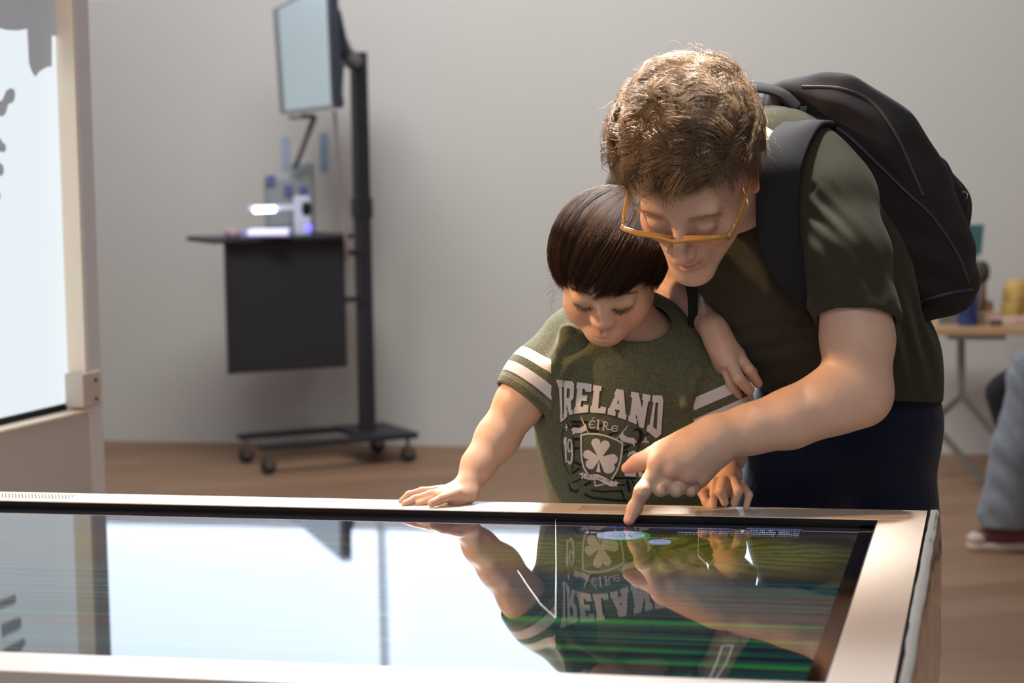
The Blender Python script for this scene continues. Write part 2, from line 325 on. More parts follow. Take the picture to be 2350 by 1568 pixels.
# ---------------------------------------------------------------- smooth solid modelling (distance fields meshed with surface nets)
def rot(ax, ay, az):
    """degrees, applied x then y then z"""
    ax, ay, az = [math.radians(a) for a in (ax, ay, az)]
    X = np.array([[1, 0, 0], [0, math.cos(ax), -math.sin(ax)], [0, math.sin(ax), math.cos(ax)]])
    Y = np.array([[math.cos(ay), 0, math.sin(ay)], [0, 1, 0], [-math.sin(ay), 0, math.cos(ay)]])
    Z = np.array([[math.cos(az), -math.sin(az), 0], [math.sin(az), math.cos(az), 0], [0, 0, 1]])
    return Z@Y@X
def frame_along(a, b, up=(0, -1, 0)):
    """columns: x across, y = roughly up, z along a->b"""
    z = np.array(b, float)-np.array(a, float); z /= np.linalg.norm(z); u = np.array(up, float); x = np.cross(u, z); x /= np.linalg.norm(x); return np.stack([x, np.cross(z, x), z], 1)
class Solid:
    def __init__(s, frame=None): s.pr = []; s.fr = frame   # frame = (origin, R, scale)
    def _t(s, p):
        p = np.array(p, float)
        if s.fr is None: return p
        o, R, sc = s.fr; return o+R@(p*sc)
    def _s(s): return 1.0 if s.fr is None else s.fr[2]
    def ell(s, c, r, R=None, k=.01, op='+'):
        R = np.eye(3) if R is None else R
        if s.fr is not None: R = s.fr[1]@R
        r = np.array(r, float)*s._s(); s.pr.append(('e', s._t(c), r, R, k*s._s(), op, s._t(c), r.max())); return s
    def cone(s, a, b, ra, rb, k=.01, op='+', flat=None):
        """round cone; flat = (axis, factor) squeezes it along an axis"""
        a = s._t(a); b = s._t(b); ra *= s._s(); rb *= s._s()
        if flat is not None:
            ax = np.array(flat[0], float); ax /= np.linalg.norm(ax)
            if s.fr is not None: ax = s.fr[1]@ax
            flat = (ax, flat[1])
        m_ = (1 if flat is None else max(1, flat[1]))
        s.pr.append(('c', a, b, ra, rb, k*s._s(), op, (a+b)/2, np.linalg.norm(a-b)/2+max(ra, rb)*m_, flat)); return s
    def chain(s, pts, rs, k=.01, op='+', flat=None):
        for i in range(len(pts)-1): s.cone(pts[i], pts[i+1], rs[i], rs[i+1], k, op, flat)
        return s
    def box(s, c, h, R=None, rd=.005, k=.01, op='+'):
        R = np.eye(3) if R is None else R
        if s.fr is not None: R = s.fr[1]@R
        h = np.array(h, float)*s._s(); s.pr.append(('b', s._t(c), h, R, k*s._s(), op, s._t(c), float(np.linalg.norm(h)), rd*s._s())); return s
    def cut(s, c, n, k=.002):
        """remove everything on the side the normal points to"""
        n = np.array(n, float); n /= np.linalg.norm(n)
        if s.fr is not None: n = s.fr[1]@n
        s.pr.append(('p', s._t(c), n, k, None, '-', None, None)); return s
    def shell(s, th): s.pr.append(('s', th)); return s
    def sub(s, other, k=.01): s.pr.append(('u', other, k)); return s
    def open_end(s, c, d, r, ln=.12):
        """cuts a hollow sleeve or leg open beyond point c in direction d"""
        d = np.array(d, float); d /= np.linalg.norm(d); R = frame_along(c, np.array(c)+d, (0, -1, .2)); return s.box(np.array(c)+d*ln, (r, r, ln), R, .002, .002, '-')
    def disp(s, fn): s.pr.append(('d', fn)); return s
    def eval(s, pts, cen=None, brad=0.0):
        """pts (B,S,3); cen (B,3)"""
        B, S_, _ = pts.shape; d = np.full((B, S_), 1.0, np.float32)
        for pr in s.pr:
            t = pr[0]
            if t == 's':
                d = np.maximum(d, -(d+pr[1])); continue
            if t == 'd':
                near = np.abs(d).min(1) < .03
                if near.any(): d[near] += pr[1](pts[near])
                continue
            if t == 'u':
                v = pr[1].eval(pts, cen, brad); k = pr[2]; h = np.maximum(k-np.abs(d-v), 0)/k; d = np.minimum(d, v)-h*h*k*.25; continue
            if t == 'p':
                q = (pts-pr[1])@pr[2]; kk = pr[3]; a = -q; h = np.maximum(kk-np.abs(d-q*1.0), 0)/kk
                d = np.maximum(d, q)+h*h*kk*.25; continue
            k = pr[4] if t in 'eb' else pr[5]; op = pr[5] if t in 'eb' else pr[6]; cc, rr = (pr[6], pr[7]) if t in 'eb' else (pr[7], pr[8])
            if cen is not None: idx = np.where(np.linalg.norm(cen-cc, axis=1) < rr+brad+k+.02)[0]
            else: idx = np.arange(B)
            if len(idx) == 0: continue
            p = pts[idx]
            if t == 'e':
                q = (p-pr[1])@pr[3]; k0 = np.sqrt(((q/pr[2])**2).sum(-1))+1e-9; k1 = np.sqrt(((q/pr[2]**2)**2).sum(-1))+1e-9; v = k0*(k0-1)/k1
            elif t == 'b':
                q = np.abs((p-pr[1])@pr[3])-pr[2]+pr[8]; v = np.linalg.norm(np.maximum(q, 0), axis=-1)+np.minimum(q.max(-1), 0)-pr[8]
            else:
                a, b, ra, rb = pr[1:5]; fl = pr[9]; q = p-a; ba = b-a; sc = 1.0
                if fl is not None:
                    ax, fa = fl; q = q+((q@ax)*(1/fa-1))[..., None]*ax; ba = ba+ax*((ba@ax)*(1/fa-1)); sc = min(1, fa)*.5+.5*min(1.0, fa) if fa < 1 else 1.0
                L2 = ba@ba+1e-12; h = np.clip((q@ba)/L2, 0, 1); v = (np.linalg.norm(q-h[..., None]*ba, axis=-1)-(ra+(rb-ra)*h))*sc
            e = d[idx]
            if op == '+': h = np.maximum(k-np.abs(e-v), 0)/k; d[idx] = np.minimum(e, v)-h*h*k*.25
            else: h = np.maximum(k-np.abs(e+v), 0)/k; d[idx] = np.maximum(e, -v)+h*h*k*.25
        return d
    def bounds(s):
        lo = np.full(3, 1e9); hi = -lo
        for pr in s.pr:
            if pr[0] == 'u': l2, h2 = pr[1].bounds(); lo = np.minimum(lo, l2); hi = np.maximum(hi, h2); continue
            if pr[0] in 'eb' and pr[5] == '+': c, r = pr[6], pr[7]
            elif pr[0] == 'c' and pr[6] == '+': c, r = pr[7], pr[8]
            else: continue
            lo = np.minimum(lo, c-r); hi = np.maximum(hi, c+r)
        return lo-.01, hi+.01
    def mesh(s, h, smooth=2, lohi=None):
        lo, hi = lohi if lohi is not None else s.bounds(); n = 12; bs = n*h
        nb = np.ceil((hi-lo)/bs).astype(int); I = np.stack(np.meshgrid(*[np.arange(k) for k in nb], indexing='ij'), -1).reshape(-1, 3)
        cen = lo+(I+.5)*bs; brad = bs*.87
        d = np.concatenate([s.eval(cen[i:i+20000, None, :], cen[i:i+20000], 0.0 if False else .05) for i in range(0, len(cen), 20000)])[:, 0]
        keep = np.abs(d) < brad*1.25+.012; I = I[keep]; cen = cen[keep]
        g = np.stack(np.meshgrid(*[np.arange(n+1)]*3, indexing='ij'), -1).reshape(-1, 3)
        key = lambda c: (c[..., 0].astype(np.int64)*4000+c[..., 1])*4000+c[..., 2]
        VK = []; VP = []; QK = []; 
        for i in range(0, len(I), 400):
            base = I[i:i+400, None, :]*n; c = base+g[None]; p = (lo+c*h); D = s.eval(p, cen[i:i+400], brad)
            D = D.reshape(-1, n+1, n+1, n+1); B = len(D); inn = D < 0
            cs = [(a, b, c_) for a in (0, 1) for b in (0, 1) for c_ in (0, 1)]
            sl = lambda A, a, b, c_: A[:, a:a+n, b:b+n, c_:c_+n]
            cnt = sum(sl(inn, *q).astype(np.int8) for q in cs); act = (cnt > 0) & (cnt < 8)
            if not act.any(): continue
            bi, x, y, z = np.where(act); acc = np.zeros((len(bi), 3)); m_ = np.zeros(len(bi))
            cv = {q: D[bi, x+q[0], y+q[1], z+q[2]] for q in cs}
            for q in cs:
                for ax in range(3):
                    if q[ax]: continue
                    r = list(q); r[ax] = 1; r = tuple(r); a = cv[q]; b = cv[r]; cr = (a < 0) != (b < 0); t = np.where(cr, a/(np.where(cr, a-b, 1)), 0)
                    o = np.tile(np.array(q, float), (len(bi), 1)); o[:, ax] += t; acc += o*cr[:, None]; m_ += cr
            ci = base[bi, 0]+np.stack([x, y, z], 1); VK.append(key(ci+1)); VP.append(lo+(ci+acc/m_[:, None])*h)
            for ax in range(3):
                a = inn[:, :n, :n, :n]; r = [slice(0, n)]*3; r[ax] = slice(1, n+1); b = inn[(slice(None),)+tuple(r)]
                bi, x, y, z = np.where(a != b)
                if len(bi) == 0: continue
                ci = base[bi, 0]+np.stack([x, y, z], 1)+1; u, v = (ax+1) % 3, (ax+2) % 3; eu = np.zeros(3, int); eu[u] = 1; ev = np.zeros(3, int); ev[v] = 1
                q4 = np.stack([key(ci-eu-ev), key(ci-ev), key(ci), key(ci-eu)], 1); fl = ~a[bi, x, y, z]; q4[fl] = q4[fl][:, ::-1]; QK.append(q4)
        VK = np.concatenate(VK); VP = np.concatenate(VP); QK = np.concatenate(QK)
        od = np.argsort(VK); VK = VK[od]; VP = VP[od]; idx = np.searchsorted(VK, QK); idx = np.minimum(idx, len(VK)-1); ok = (VK[idx] == QK).all(1); Q = idx[ok]
        for _ in range(smooth):
            e = np.concatenate([Q[:, [0, 1]], Q[:, [1, 2]], Q[:, [2, 3]], Q[:, [3, 0]]]); S_ = np.zeros_like(VP); c = np.bincount(e[:, 0], minlength=len(VP))+np.bincount(e[:, 1], minlength=len(VP))
            for k in range(3): S_[:, k] = np.bincount(e[:, 0], VP[e[:, 1], k], len(VP))+np.bincount(e[:, 1], VP[e[:, 0], k], len(VP))
            VP = np.where(c[:, None] > 0, .5*VP+.5*S_/np.maximum(c, 1)[:, None], VP)
        return VP, Q
def spots(V, base, L):
    """vertex colours: base sRGB, L = [(centre, radius, sRGB, strength)]"""
    C = np.tile(np.array(lin(base)), (len(V), 1))
    for c, r, col, st in L:
        if callable(c): w_ = np.clip(c(V), 0, 1)*st
        else: w_ = np.exp(-((V-np.array(c))**2).sum(1)/(r*r))*st
        C = C*(1-w_[:, None])+np.array(lin(col))*w_[:, None]
    return C
def set_col(o, C, name='Col'):
    a = o.data.color_attributes.new(name, 'FLOAT_COLOR', 'POINT'); a.data.foreach_set('color', np.concatenate([C, np.ones((len(C), 1))], 1).astype(np.float32).ravel())
def strands(name, paths, r0, mt, parent, n=3, tip=.25, cols=None):
    """paths (K,N,3); thin tapered tubes joined into one mesh"""
    Pp = np.asarray(paths, float); K, N_, _ = Pp.shape; T = np.gradient(Pp, axis=1); T /= np.linalg.norm(T, axis=2, keepdims=True)+1e-9
    ref = np.array([.31, .52, .79]); A = np.cross(T, ref); A /= np.linalg.norm(A, axis=2, keepdims=True)+1e-9; Bv = np.cross(T, A)
    t = np.linspace(0, 1, N_); rr = (np.asarray(r0).reshape(-1, 1) if hasattr(r0, '__len__') else r0)*(np.minimum(1, (1-t)/.5*(1-tip)+tip))[None, :]
    V = np.stack([Pp+(A*math.cos(2*math.pi*k/n)+Bv*math.sin(2*math.pi*k/n))*rr[..., None] for k in range(n)], 2)
    b = (np.arange(K)*N_*n)[:, None, None]; i = np.arange(N_-1)[None, :, None]; k = np.arange(n)[None, None, :]; k2 = (k+1) % n
    Q = np.stack([b+i*n+k, b+i*n+k2, b+(i+1)*n+k2, b+(i+1)*n+k], -1).reshape(-1, 4)
    o = np_mesh(name, V.reshape(-1, 3), Q, mt, parent)
    if cols is not None: set_col(o, np.repeat(np.asarray(cols), N_*n, 0))
    return o
# ---- a head in its own coordinates: x to its left (image right when facing us), y forward, z up
def head(S, o, R, sc, kid=False):
    S.fr = (np.array(o), R, sc)
    if kid: S.ell((0, -.018, .029), (.077, .094, .071), k=.02); S.ell((0, .030, .026), (.063, .056, .050), k=.03)
    else: S.ell((0, -.018, .040), (.076, .096, .088), k=.02); S.ell((0, .030, .040), (.062, .058, .060), k=.03)
    if kid:
        S.ell((0, .030, -.025), (.062, .052, .060), k=.03)
        S.ell((-.034, .047, -.048), (.031, .029, .030), k=.02).ell((.034, .047, -.048), (.031, .029, .030), k=.02)
        S.cone((-.046, .005, -.056), (-.012, .056, -.085), .022, .018, .03).cone((.046, .005, -.056), (.012, .056, -.085), .022, .018, .03)
        S.ell((0, .066, -.088), (.019, .015, .013), k=.02)
        S.fr = (np.array(o)+R@(np.array([0, -.001, -.013])*sc), R, sc)
        for sx in (-1, 1):
            S.ell((sx*.029, .101, .004), (.018, .015, .009), k=.018, op='-')
            S.ell((sx*.0295, .0765, -.001), (.0175, .0125, .0115), k=.010)
            S.cone((sx*.016, .0880, -.0090), (sx*.030, .0905, -.0108), .0007, .0009, .002, '-').cone((sx*.030, .0905, -.0108), (sx*.044, .0810, -.0078), .0009, .0006, .002, '-')
        S.cone((0, .079, .000), (0, .0885, -.034), .006, .0088, .018)
        S.ell((-.0112, .0855, -.0380), (.0070, .0085, .0064), k=.006).ell((.0112, .0855, -.0380), (.0070, .0085, .0064), k=.006).ell((0, .0925, -.0370), (.0098, .0085, .0078), k=.007)
        S.ell((-.0060, .0915, -.0452), (.0032, .0045, .0026), k=.003, op='-').ell((.0060, .0915, -.0452), (.0032, .0045, .0026), k=.003, op='-')
        S.ell((0, .068, -.066), (.022, .018, .017), k=.014)
        for sx in (-1, 1):
            S.cone((sx*.0190, .0765, -.0665), (sx*.003, .0855, -.0628), .0018, .0028, .005).cone((sx*.0155, .0765, -.0700), (0, .0840, -.0718), .0024, .0036, .005)
            S.cone((sx*.0210, .0785, -.0668), (sx*.010, .0860, -.0672), .0007, .0008, .0022, '-').cone((sx*.010, .0860, -.0672), (0, .0892, -.0668), .0008, .0007, .0022, '-')
        S.cone((0, .0895, -.049), (0, .0885, -.0575), .0012, .0014, .005, '-')
        S.fr = (np.array(o), R, sc)
    else:
        S.ell((0, .036, -.022), (.058, .050, .064), k=.03)
        S.cone((-.047, .004, -.056), (-.012, .070, -.100), .018, .017, .04).cone((.047, .004, -.056), (.012, .070, -.100), .018, .017, .04)
        S.ell((0, .080, -.101), (.020, .016, .016), k=.02)
        S.ell((-.038, .058, -.030), (.024, .024, .022), k=.02).ell((.038, .058, -.030), (.024, .024, .022), k=.02)
        S.cone((-.038, .078, .019), (.038, .078, .019), .011, .011, .016)
        for sx in (-1, 1):
            S.ell((sx*.031, .100, .001), (.016, .014, .011), k=.012, op='-')
            S.ell((sx*.031, .0790, -.001), (.0150, .0140, .0125), k=.004)
            S.cone((sx*.018, .0915, -.0095), (sx*.031, .0945, -.0115), .0011, .0013, .002, '-').cone((sx*.031, .0945, -.0115), (sx*.045, .084, -.0085), .0013, .0009, .002, '-')
        S.cone((0, .084, .010), (0, .112, -.034), .0075, .0095, .012)
        S.ell((-.0125, .102, -.037), (.0078, .011, .0080), k=.006).ell((.0125, .102, -.037), (.0078, .011, .0080), k=.006).ell((0, .114, -.036), (.0105, .0100, .0095), k=.006)
        S.ell((-.0075, .109, -.0455), (.0038, .0060, .0035), k=.003, op='-').ell((.0075, .109, -.0455), (.0038, .0060, .0035), k=.003, op='-')
        S.ell((0, .080, -.068), (.026, .019, .020), k=.014)
        for sx in (-1, 1):
            S.cone((sx*.023, .0855, -.0665), (sx*.004, .0985, -.0640), .0022, .0042, .004).cone((sx*.020, .0870, -.0720), (sx*.002, .0980, -.0745), .0030, .0050, .004)
            S.cone((sx*.025, .0875, -.0670), (0, .1010, -.0692), .0012, .0014, .0030, '-')
            S.cone((sx*.020, .094, -.040), (sx*.033, .086, -.063), .0016, .0016, .006, '-')
    for sx in (-1, 1):   # ears
        Re = rot(0, 0, sx*-22)@rot(-8, sx*8, 0); c = (sx*.079, -.012, -.008)
        S.ell(c, (.0075, .019, .031), Re, k=.006); S.ell((sx*.0865, -.009, -.004), (.0050, .0115, .019), Re, k=.004, op='-'); S.ell((sx*.081, -.006, -.010), (.004, .006, .012), Re, k=.003)
    S.fr = None
m_skin_kid = mat('child_skin', (196, 150, 122), 0.5, spec=.4, attr='Col', sss=.22, bump=(900, .05, 2, .0004))
m_skin_man = mat('man_skin', (205, 160, 140), 0.5, spec=.4, attr='Col', sss=.22, bump=(700, .08, 3, .0005), var=(90, .04))
def cloth(name, rgb, flecks=None, scale=900, rough=.9, folds=0.0, sheen=.15):
    m = mat(name, rgb, rough, spec=.15, sheen=sheen); N = m.node_tree.nodes; L = m.node_tree.links; b = N['Principled BSDF']; tc = N.new('ShaderNodeTexCoord')
    n = N.new('ShaderNodeTexNoise'); n.inputs['Scale'].default_value = scale; n.inputs['Detail'].default_value = 2; L.new(tc.outputs['Object'], n.inputs['Vector'])
    if flecks:
        r = N.new('ShaderNodeValToRGB'); e = r.color_ramp.elements; e[0].position = .38; e[0].color = lin(flecks[0])+(1,); e[1].position = .66; e[1].color = lin(flecks[1])+(1,)
        L.new(n.outputs[0], r.inputs[0]); L.new(r.outputs[0], b.inputs['Base Color'])
    u = N.new('ShaderNodeBump'); u.inputs['Strength'].default_value = .25; u.inputs['Distance'].default_value = .0006; L.new(n.outputs[0], u.inputs['Height'])
    if folds:
        mp = N.new('ShaderNodeMapping'); mp.inputs['Scale'].default_value = (1, 1, .45); L.new(tc.outputs['Object'], mp.inputs[0])
        n2 = N.new('ShaderNodeTexNoise'); n2.inputs['Scale'].default_value = 14; n2.inputs['Detail'].default_value = 3; n2.inputs['Distortion'].default_value = 1.2; L.new(mp.outputs[0], n2.inputs['Vector'])
        u2 = N.new('ShaderNodeBump'); u2.inputs['Strength'].default_value = folds; u2.inputs['Distance'].default_value = .012; L.new(n2.outputs[0], u2.inputs['Height']); L.new(u.outputs[0], u2.inputs['Normal']); L.new(u2.outputs[0], b.inputs['Normal'])
    else: L.new(u.outputs[0], b.inputs['Normal'])
    return m
def hairmat(name, rgb, rough=.35, tr=.35, attr=None):
    m = mat(name, rgb, rough, spec=.6, attr=attr); N = m.node_tree.nodes; L = m.node_tree.links; b = N['Principled BSDF']; out = N['Material Output']
    t = N.new('ShaderNodeBsdfTranslucent'); t.inputs[0].default_value = lin(rgb)+(1,)
    if attr: L.new(N['Attribute'].outputs['Color'], t.inputs[0])
    x = N.new('ShaderNodeMixShader'); x.inputs[0].default_value = tr; L.new(b.outputs[0], x.inputs[1]); L.new(t.outputs[0], x.inputs[2]); L.new(x.outputs[0], out.inputs[0]); return m
# ---------------------------------------------------------------- the child
K0 = P(1440, 1150, 3.10); child = empty('person', (K0[0], K0[1], 0.0)); tag(child, 'small child with dark brown hair in a green printed jersey, hands on the table rim', 'person')
KH = P(1398, 603, 3.015); KSC = 0.90   # local y (face forward) -> towards camera
KR = rot(0, 4, 0)@rot(0, 0, -9)@(rot(33, 0, 0)@np.diag([1.0, -1.0, 1.0]))
KR = KR@np.diag([-1.0, 1.0, 1.0]) if np.linalg.det(KR) < 0 else KR
kf = (KH, KR, KSC)
def kl(p): return KH+KR@(np.array(p, float)*KSC)
def kf_(p): return kl(np.array(p, float)+np.array([0, -.001, -.013]))
S = Solid(); head(S, KH, KR, KSC, kid=True)
# neck and hidden trunk
S.cone(kl((0, -.03, -.04)), P(1440, 790, 3.10), .046, .045, .02)
S.cone(P(1440, 800, 3.11), P(1440, 830, 3.12), .042, .06, .03)
S.cone(P(1330, 805, 3.11), P(1555, 815, 3.11), .038, .038, .04); S.chain([P(1440, 850, 3.12), P(1440, 1000, 3.12), P(1450, 1180, 3.14)], [.085, .085, .085], .04, flat=((0, 1, 0), .7))
zt = TH; D_lh = float(PZ(1000, 1160, zt)[1])
# right arm (image left), palm flat on the rim
wr = PZ(1058, 1162, zt); wr[2] += .020; wr[1] += .006
el = P(1192, 925, 3.065); shd = P(1275, 800, 3.10)
wr = P(1072, 1116, 3.003)
S.chain([P(1285, 815, 3.10), el, P(1140, 1008, 3.05), P(1098, 1068, 3.025), wr], [.030, .0315, .0280, .0210, .0158], .02)
def tabp(px, py, dz): q = PZ(px, py, zt); q[2] += dz; return q
S.cone(wr, P(1042, 1130, 2.995), .0155, .0135, .012); S.ell(P(1040, 1134, 2.990), (.026, .020, .0115), k=.010); S.cone(P(1076, 1136, 2.99), P(1050, 1146, 2.985), .0115, .0095, .010)
for L, rs in (([(1022, 1124, 3.008), (968, 1128, 3.015), (938, 1136, 3.015), (921, 1151, 3.008)], (.0075, .0058, .0052, .0046)), ([(1034, 1125, 2.995), (988, 1136, 2.996), (952, 1146, 2.992), (928, 1157, 2.984)], (.0080, .0064, .0056, .0048)),
    ([(1020, 1140, 2.995), (985, 1149, 2.99), (962, 1156, 2.985)], (.0070, .0058, .0050)), ([(1052, 1132, 2.978), (1016, 1144, 2.968), (990, 1156, 2.962)], (.0090, .0068, .0056))):
    S.chain([P(*q) for q in L], rs, .0030)
# left arm (image right), loose fist resting on the rim
S.chain([P(1590, 820, 3.10), P(1660, 950, 3.08), P(1674, 1050, 3.02), P(1672, 1092, 2.965)], [.034, .030, .0185, .0165], .02)
S.cone(P(1672, 1095, 2.962), P(1668, 1118, 2.945), .0170, .0150, .012); S.ell(P(1664, 1116, 2.944), (.024, .016, .0125), k=.008)
for L, rs in (([(1640, 1106, 2.936), (1638, 1134, 2.924), (1637, 1163, 2.920)], (.0072, .0056, .0050)), ([(1660, 1105, 2.933), (1655, 1128, 2.917), (1663, 1153, 2.918)], (.0080, .0070, .0058)), ([(1684, 1108, 2.934), (1694, 1127, 2.918), (1685, 1155, 2.918)], (.0078, .0066, .0056)),
    ([(1702, 1114, 2.938), (1719, 1136, 2.924), (1712, 1165, 2.918)], (.0068, .0052, .0046)), ([(1640, 1118, 2.950), (1612, 1130, 2.940), (1620, 1152, 2.930), (1632, 1165, 2.922)], (.0090, .0072, .0060, .0052))):
    S.chain([P(*q) for q in L], rs, .0026)
V, Q = S.mesh(.0016, 2)
body = np_mesh('body', V, Q, m_skin_kid, child)
L_ = [(kf_((0, .090, -.038)), .010, (190, 120, 100), .45), (kf_((-.035, .075, -.040)), .022, (200, 128, 102), .35), (kf_((.035, .075, -.040)), .022, (200, 128, 102), .35)]
for i in range(-3, 4): L_ += [(kf_((i*.0050, .0875-abs(i)*.0025, -.0630-abs(i)*.0012)), .0038, (176, 98, 88), .5), (kf_((i*.0042, .0865-abs(i)*.0020, -.0716)), .0040, (178, 102, 92), .45)]
L_ += [(kf_((0, .0915, -.0668)), .002, (95, 45, 40), .5)]
for sx in (-1, 1): L_ += [(kf_((sx*.030, .088, .002)), .012, (176, 128, 104), .35)]
set_col(body, spots(V, (206, 168, 144), L_))
m_lash = mat('dark_lashes', (28, 18, 14), .6)
for sx in (-1, 1):
    pa = []
    for i in range(60):
        t = (i+rng.random())/60; x_ = sx*(.015+.030*t); y_ = .0905-.012*(t-.4)**2*4-.003*t; z_ = -.0088-.0020*math.sin(math.pi*t)+.0015*t
        a = np.array([x_, y_, z_]); dx = sx*(t-.45)*.006+rng.normal(0, .0010); ln = .0055+.0022*math.sin(math.pi*t)+rng.normal(0, .0007)
        pa.append([kf_(a), kf_(a+[dx*.5, ln*.55, -ln*.45]), kf_(a+[dx, ln*.95, -ln*.75])])
    strands('eyelashes', pa, .00028, m_lash, child)
m_kbrow = mat('brow_hair', (120, 84, 64), .7)
for sx in (-1, 1):
    pa = []
    for i in range(110):
        t = rng.random(); x_ = sx*(.014+.034*t); z_ = .0155+.0035*math.sin(math.pi*min(1, t*1.15))+rng.normal(0, .0013)-.003*t; y_ = .0890-.020*t*t
        a = np.array([x_, y_, z_]); pa.append([kf_(a), kf_(a+[sx*.003, .0004, .0008]), kf_(a+[sx*.0065, -.0014, .0004])])
    strands('eyebrow', pa, .00022, m_kbrow, child)
# hair: a cap of volume plus combed strands from the crown
m_khair = hairmat('dark_brown_hair', (48, 30, 22), .58, .22, 'Col'); m_khair.node_tree.nodes['Principled BSDF'].inputs['Specular IOR Level'].default_value = .16
hc = np.array([0, -.010, .022]); hr = np.array([.0890, .107, .0850])
def hsurf(dirs, lift=1.0):
    q = dirs/np.linalg.norm(dirs, axis=-1, keepdims=True); return hc+q*hr*(lift[..., None] if hasattr(lift, 'shape') else lift)
def lowlim(az):
    """how far down the hair reaches (local z of the unit direction) for azimuth az, 0 = face, + = image right"""
    a = np.abs(np.arctan2(np.sin(az), np.cos(az))); z = np.where(a < .42, -.01, np.where(a < .75, .03, np.where(a < 1.05, -.16, -.10-.5*np.clip((a-.95)/.4, 0, 1))))
    z = z+np.where((az > .35) & (az < .8), .06*np.sin((az-.35)/.45*math.pi), 0)-.04*np.exp(-((az+.18)/.16)**2)
    return z
H = Solid((KH, KR, KSC)); H.ell(hc+np.array([0, -.004, .002]), hr*np.array([.962, .965, .968]), k=.01)
H.cut((0, .066, .012), (0, .70, -.72), .006); H.cut((0, .0, -.052), (0, .42, -.9), .006); H.fr = None
def kdisp(p):
    q = (p-KH)@KR; az = np.arctan2(q[..., 0], q[..., 1]); return .0011*np.sin(az*31+q[..., 2]*60)+.0009*np.sin(az*57-q[..., 2]*40)
H.disp(kdisp); V, Q = H.mesh(.0025, 1); ho = np_mesh('hair', V, Q, m_khair, child); set_col(ho, np.tile(lin((36, 23, 18)), (len(V), 1)))
def comb(n, name, seed, fringe=False):
    g = np.random.default_rng(seed); crown = np.array([-.42, -.62, .66]); crown /= np.linalg.norm(crown); Nn = 12
    az = g.uniform(-math.pi, math.pi, n)
    if fringe: az = g.uniform(-1.35, 1.35, n)
    az = az+.035*np.sin(az*37+seed)+.02*np.sin(az*71); az = np.clip(az, -3.14, 3.14)
    nc = 150 if not fringe else 46; cc_ = g.uniform(-math.pi, math.pi, nc) if not fringe else g.uniform(-1.35, 1.35, nc); j_ = np.argmin(np.abs(az[:, None]-cc_[None]), 1); zc = lowlim(cc_)+g.normal(0, .075, nc); pull = g.uniform(.35, .95, n)
    zl = zc[j_]+g.normal(0, .045, n)+.25*np.abs(az-cc_[j_])
    t0 = g.uniform(0, .6, n); t1 = np.clip(g.normal(1.0, .05, n), .8, 1.15); T = t0[:, None]+(t1-t0)[:, None]*np.linspace(0, 1, Nn)
    azT = az[:, None]+(cc_[j_]-az)[:, None]*(pull[:, None]*np.clip(T, 0, 1)**2)+.10*T*np.sin(cc_[j_]*3+1)[:, None]; zr = np.sqrt(np.maximum(0, 1-zl**2))[:, None]
    end = np.stack([np.sin(azT)*zr, np.cos(azT)*zr, np.repeat(zl[:, None], Nn, 1)], -1); om = np.arccos(np.clip(end@crown, -1, 1)); sn = np.sin(om)+1e-6
    d = (np.sin((1-T)*om)/sn)[..., None]*crown+(np.sin(T*om)/sn)[..., None]*end
    sw = .05*np.sin(T*3+g.uniform(0, 6, n)[:, None])*g.uniform(-1, 1, n)[:, None]; d = d+np.cross(d, crown)*sw[..., None]
    clump = .006*np.sin(az*19+2)[:, None]*T
    lift = 1.0+g.uniform(-.02, .030, n)[:, None]+.010*np.sin(T*math.pi)+clump-np.maximum(0, T-.9)*.15+(np.maximum(0, T-.55)**2*.35*(np.abs(az) > 1.0)[:, None]*g.uniform(0, 1, n)[:, None])+(g.uniform(-.5, 1, nc)*.022)[j_][:, None]*T
    q = hsurf(d, lift); W = KH+(q*KSC)@KR.T
    c0 = np.array(lin((40, 28, 23))); c1 = np.array(lin((84, 60, 44))); mixf = np.clip(g.random(nc)[j_]**2*.8+(g.random(n)**3)*.4, 0, 1)[:, None]
    strands(name, W, g.uniform(.00018, .00042, n), m_khair, ho, cols=c0*(1-mixf)+c1*mixf)
    if name == 'flyaway_strands': return
comb(9000, 'hair_strands', 3); comb(3200, 'fringe_strands', 4, True)
for sx, nf in ((1, 34), (-1, 12)):
  pa = []
  for i in range(nf):
    z0 = rng.uniform(-.075, .0); p0 = np.array([sx*.083, rng.uniform(-.02, .03), z0]); o_ = np.array([sx*rng.uniform(.004, .018), rng.uniform(-.006, .010), -rng.uniform(.004, .03)]); t_ = np.linspace(0, 1, 8)[:, None]
    pa.append((p0+o_*t_+np.array([sx*.003, 0, .002])*np.sin(t_*3.1*rng.uniform(.6, 1.3)))*KSC@KR.T+KH)
  strands('flyaway_strands', pa, .00016, m_khair, ho, cols=np.tile(lin((110, 80, 60)), (nf, 1)))
# jersey
m_jer = cloth('green_heather_jersey', (82, 88, 62), ((58, 62, 46), (118, 118, 92)), 1100, folds=.0)
J = Solid()
def sh_arm(a, b, ra, rb, k=.03): J.cone(a, b, ra, rb, k)
J.cone(P(1345, 792, 3.12), P(1545, 800, 3.12), .042, .042, .03)
J.chain([P(1425, 830, 3.11), P(1412, 900, 3.11), P(1420, 1000, 3.12), P(1430, 1090, 3.13)], [.100, .101, .104, .100], .04, flat=((0, 1, 0), .74))
J.cone(P(1430, 1090, 3.13), P(1440, 1230, 3.15), .100, .106, .03, flat=((0, 1, 0), .8))
J.cone(P(1440, 830, 3.12), P(1540, 890, 3.12), .090, .094, .04, flat=((0, 1, 0), .74)); J.cone(P(1500, 900, 3.12), P(1520, 1180, 3.15), .100, .104, .03, flat=((0, 1, 0), .74))
SL = Solid(); SL.chain([P(1315, 800, 3.11), P(1240, 872, 3.085), P(1145, 990, 3.055)], [.052, .046, .0450], .03)
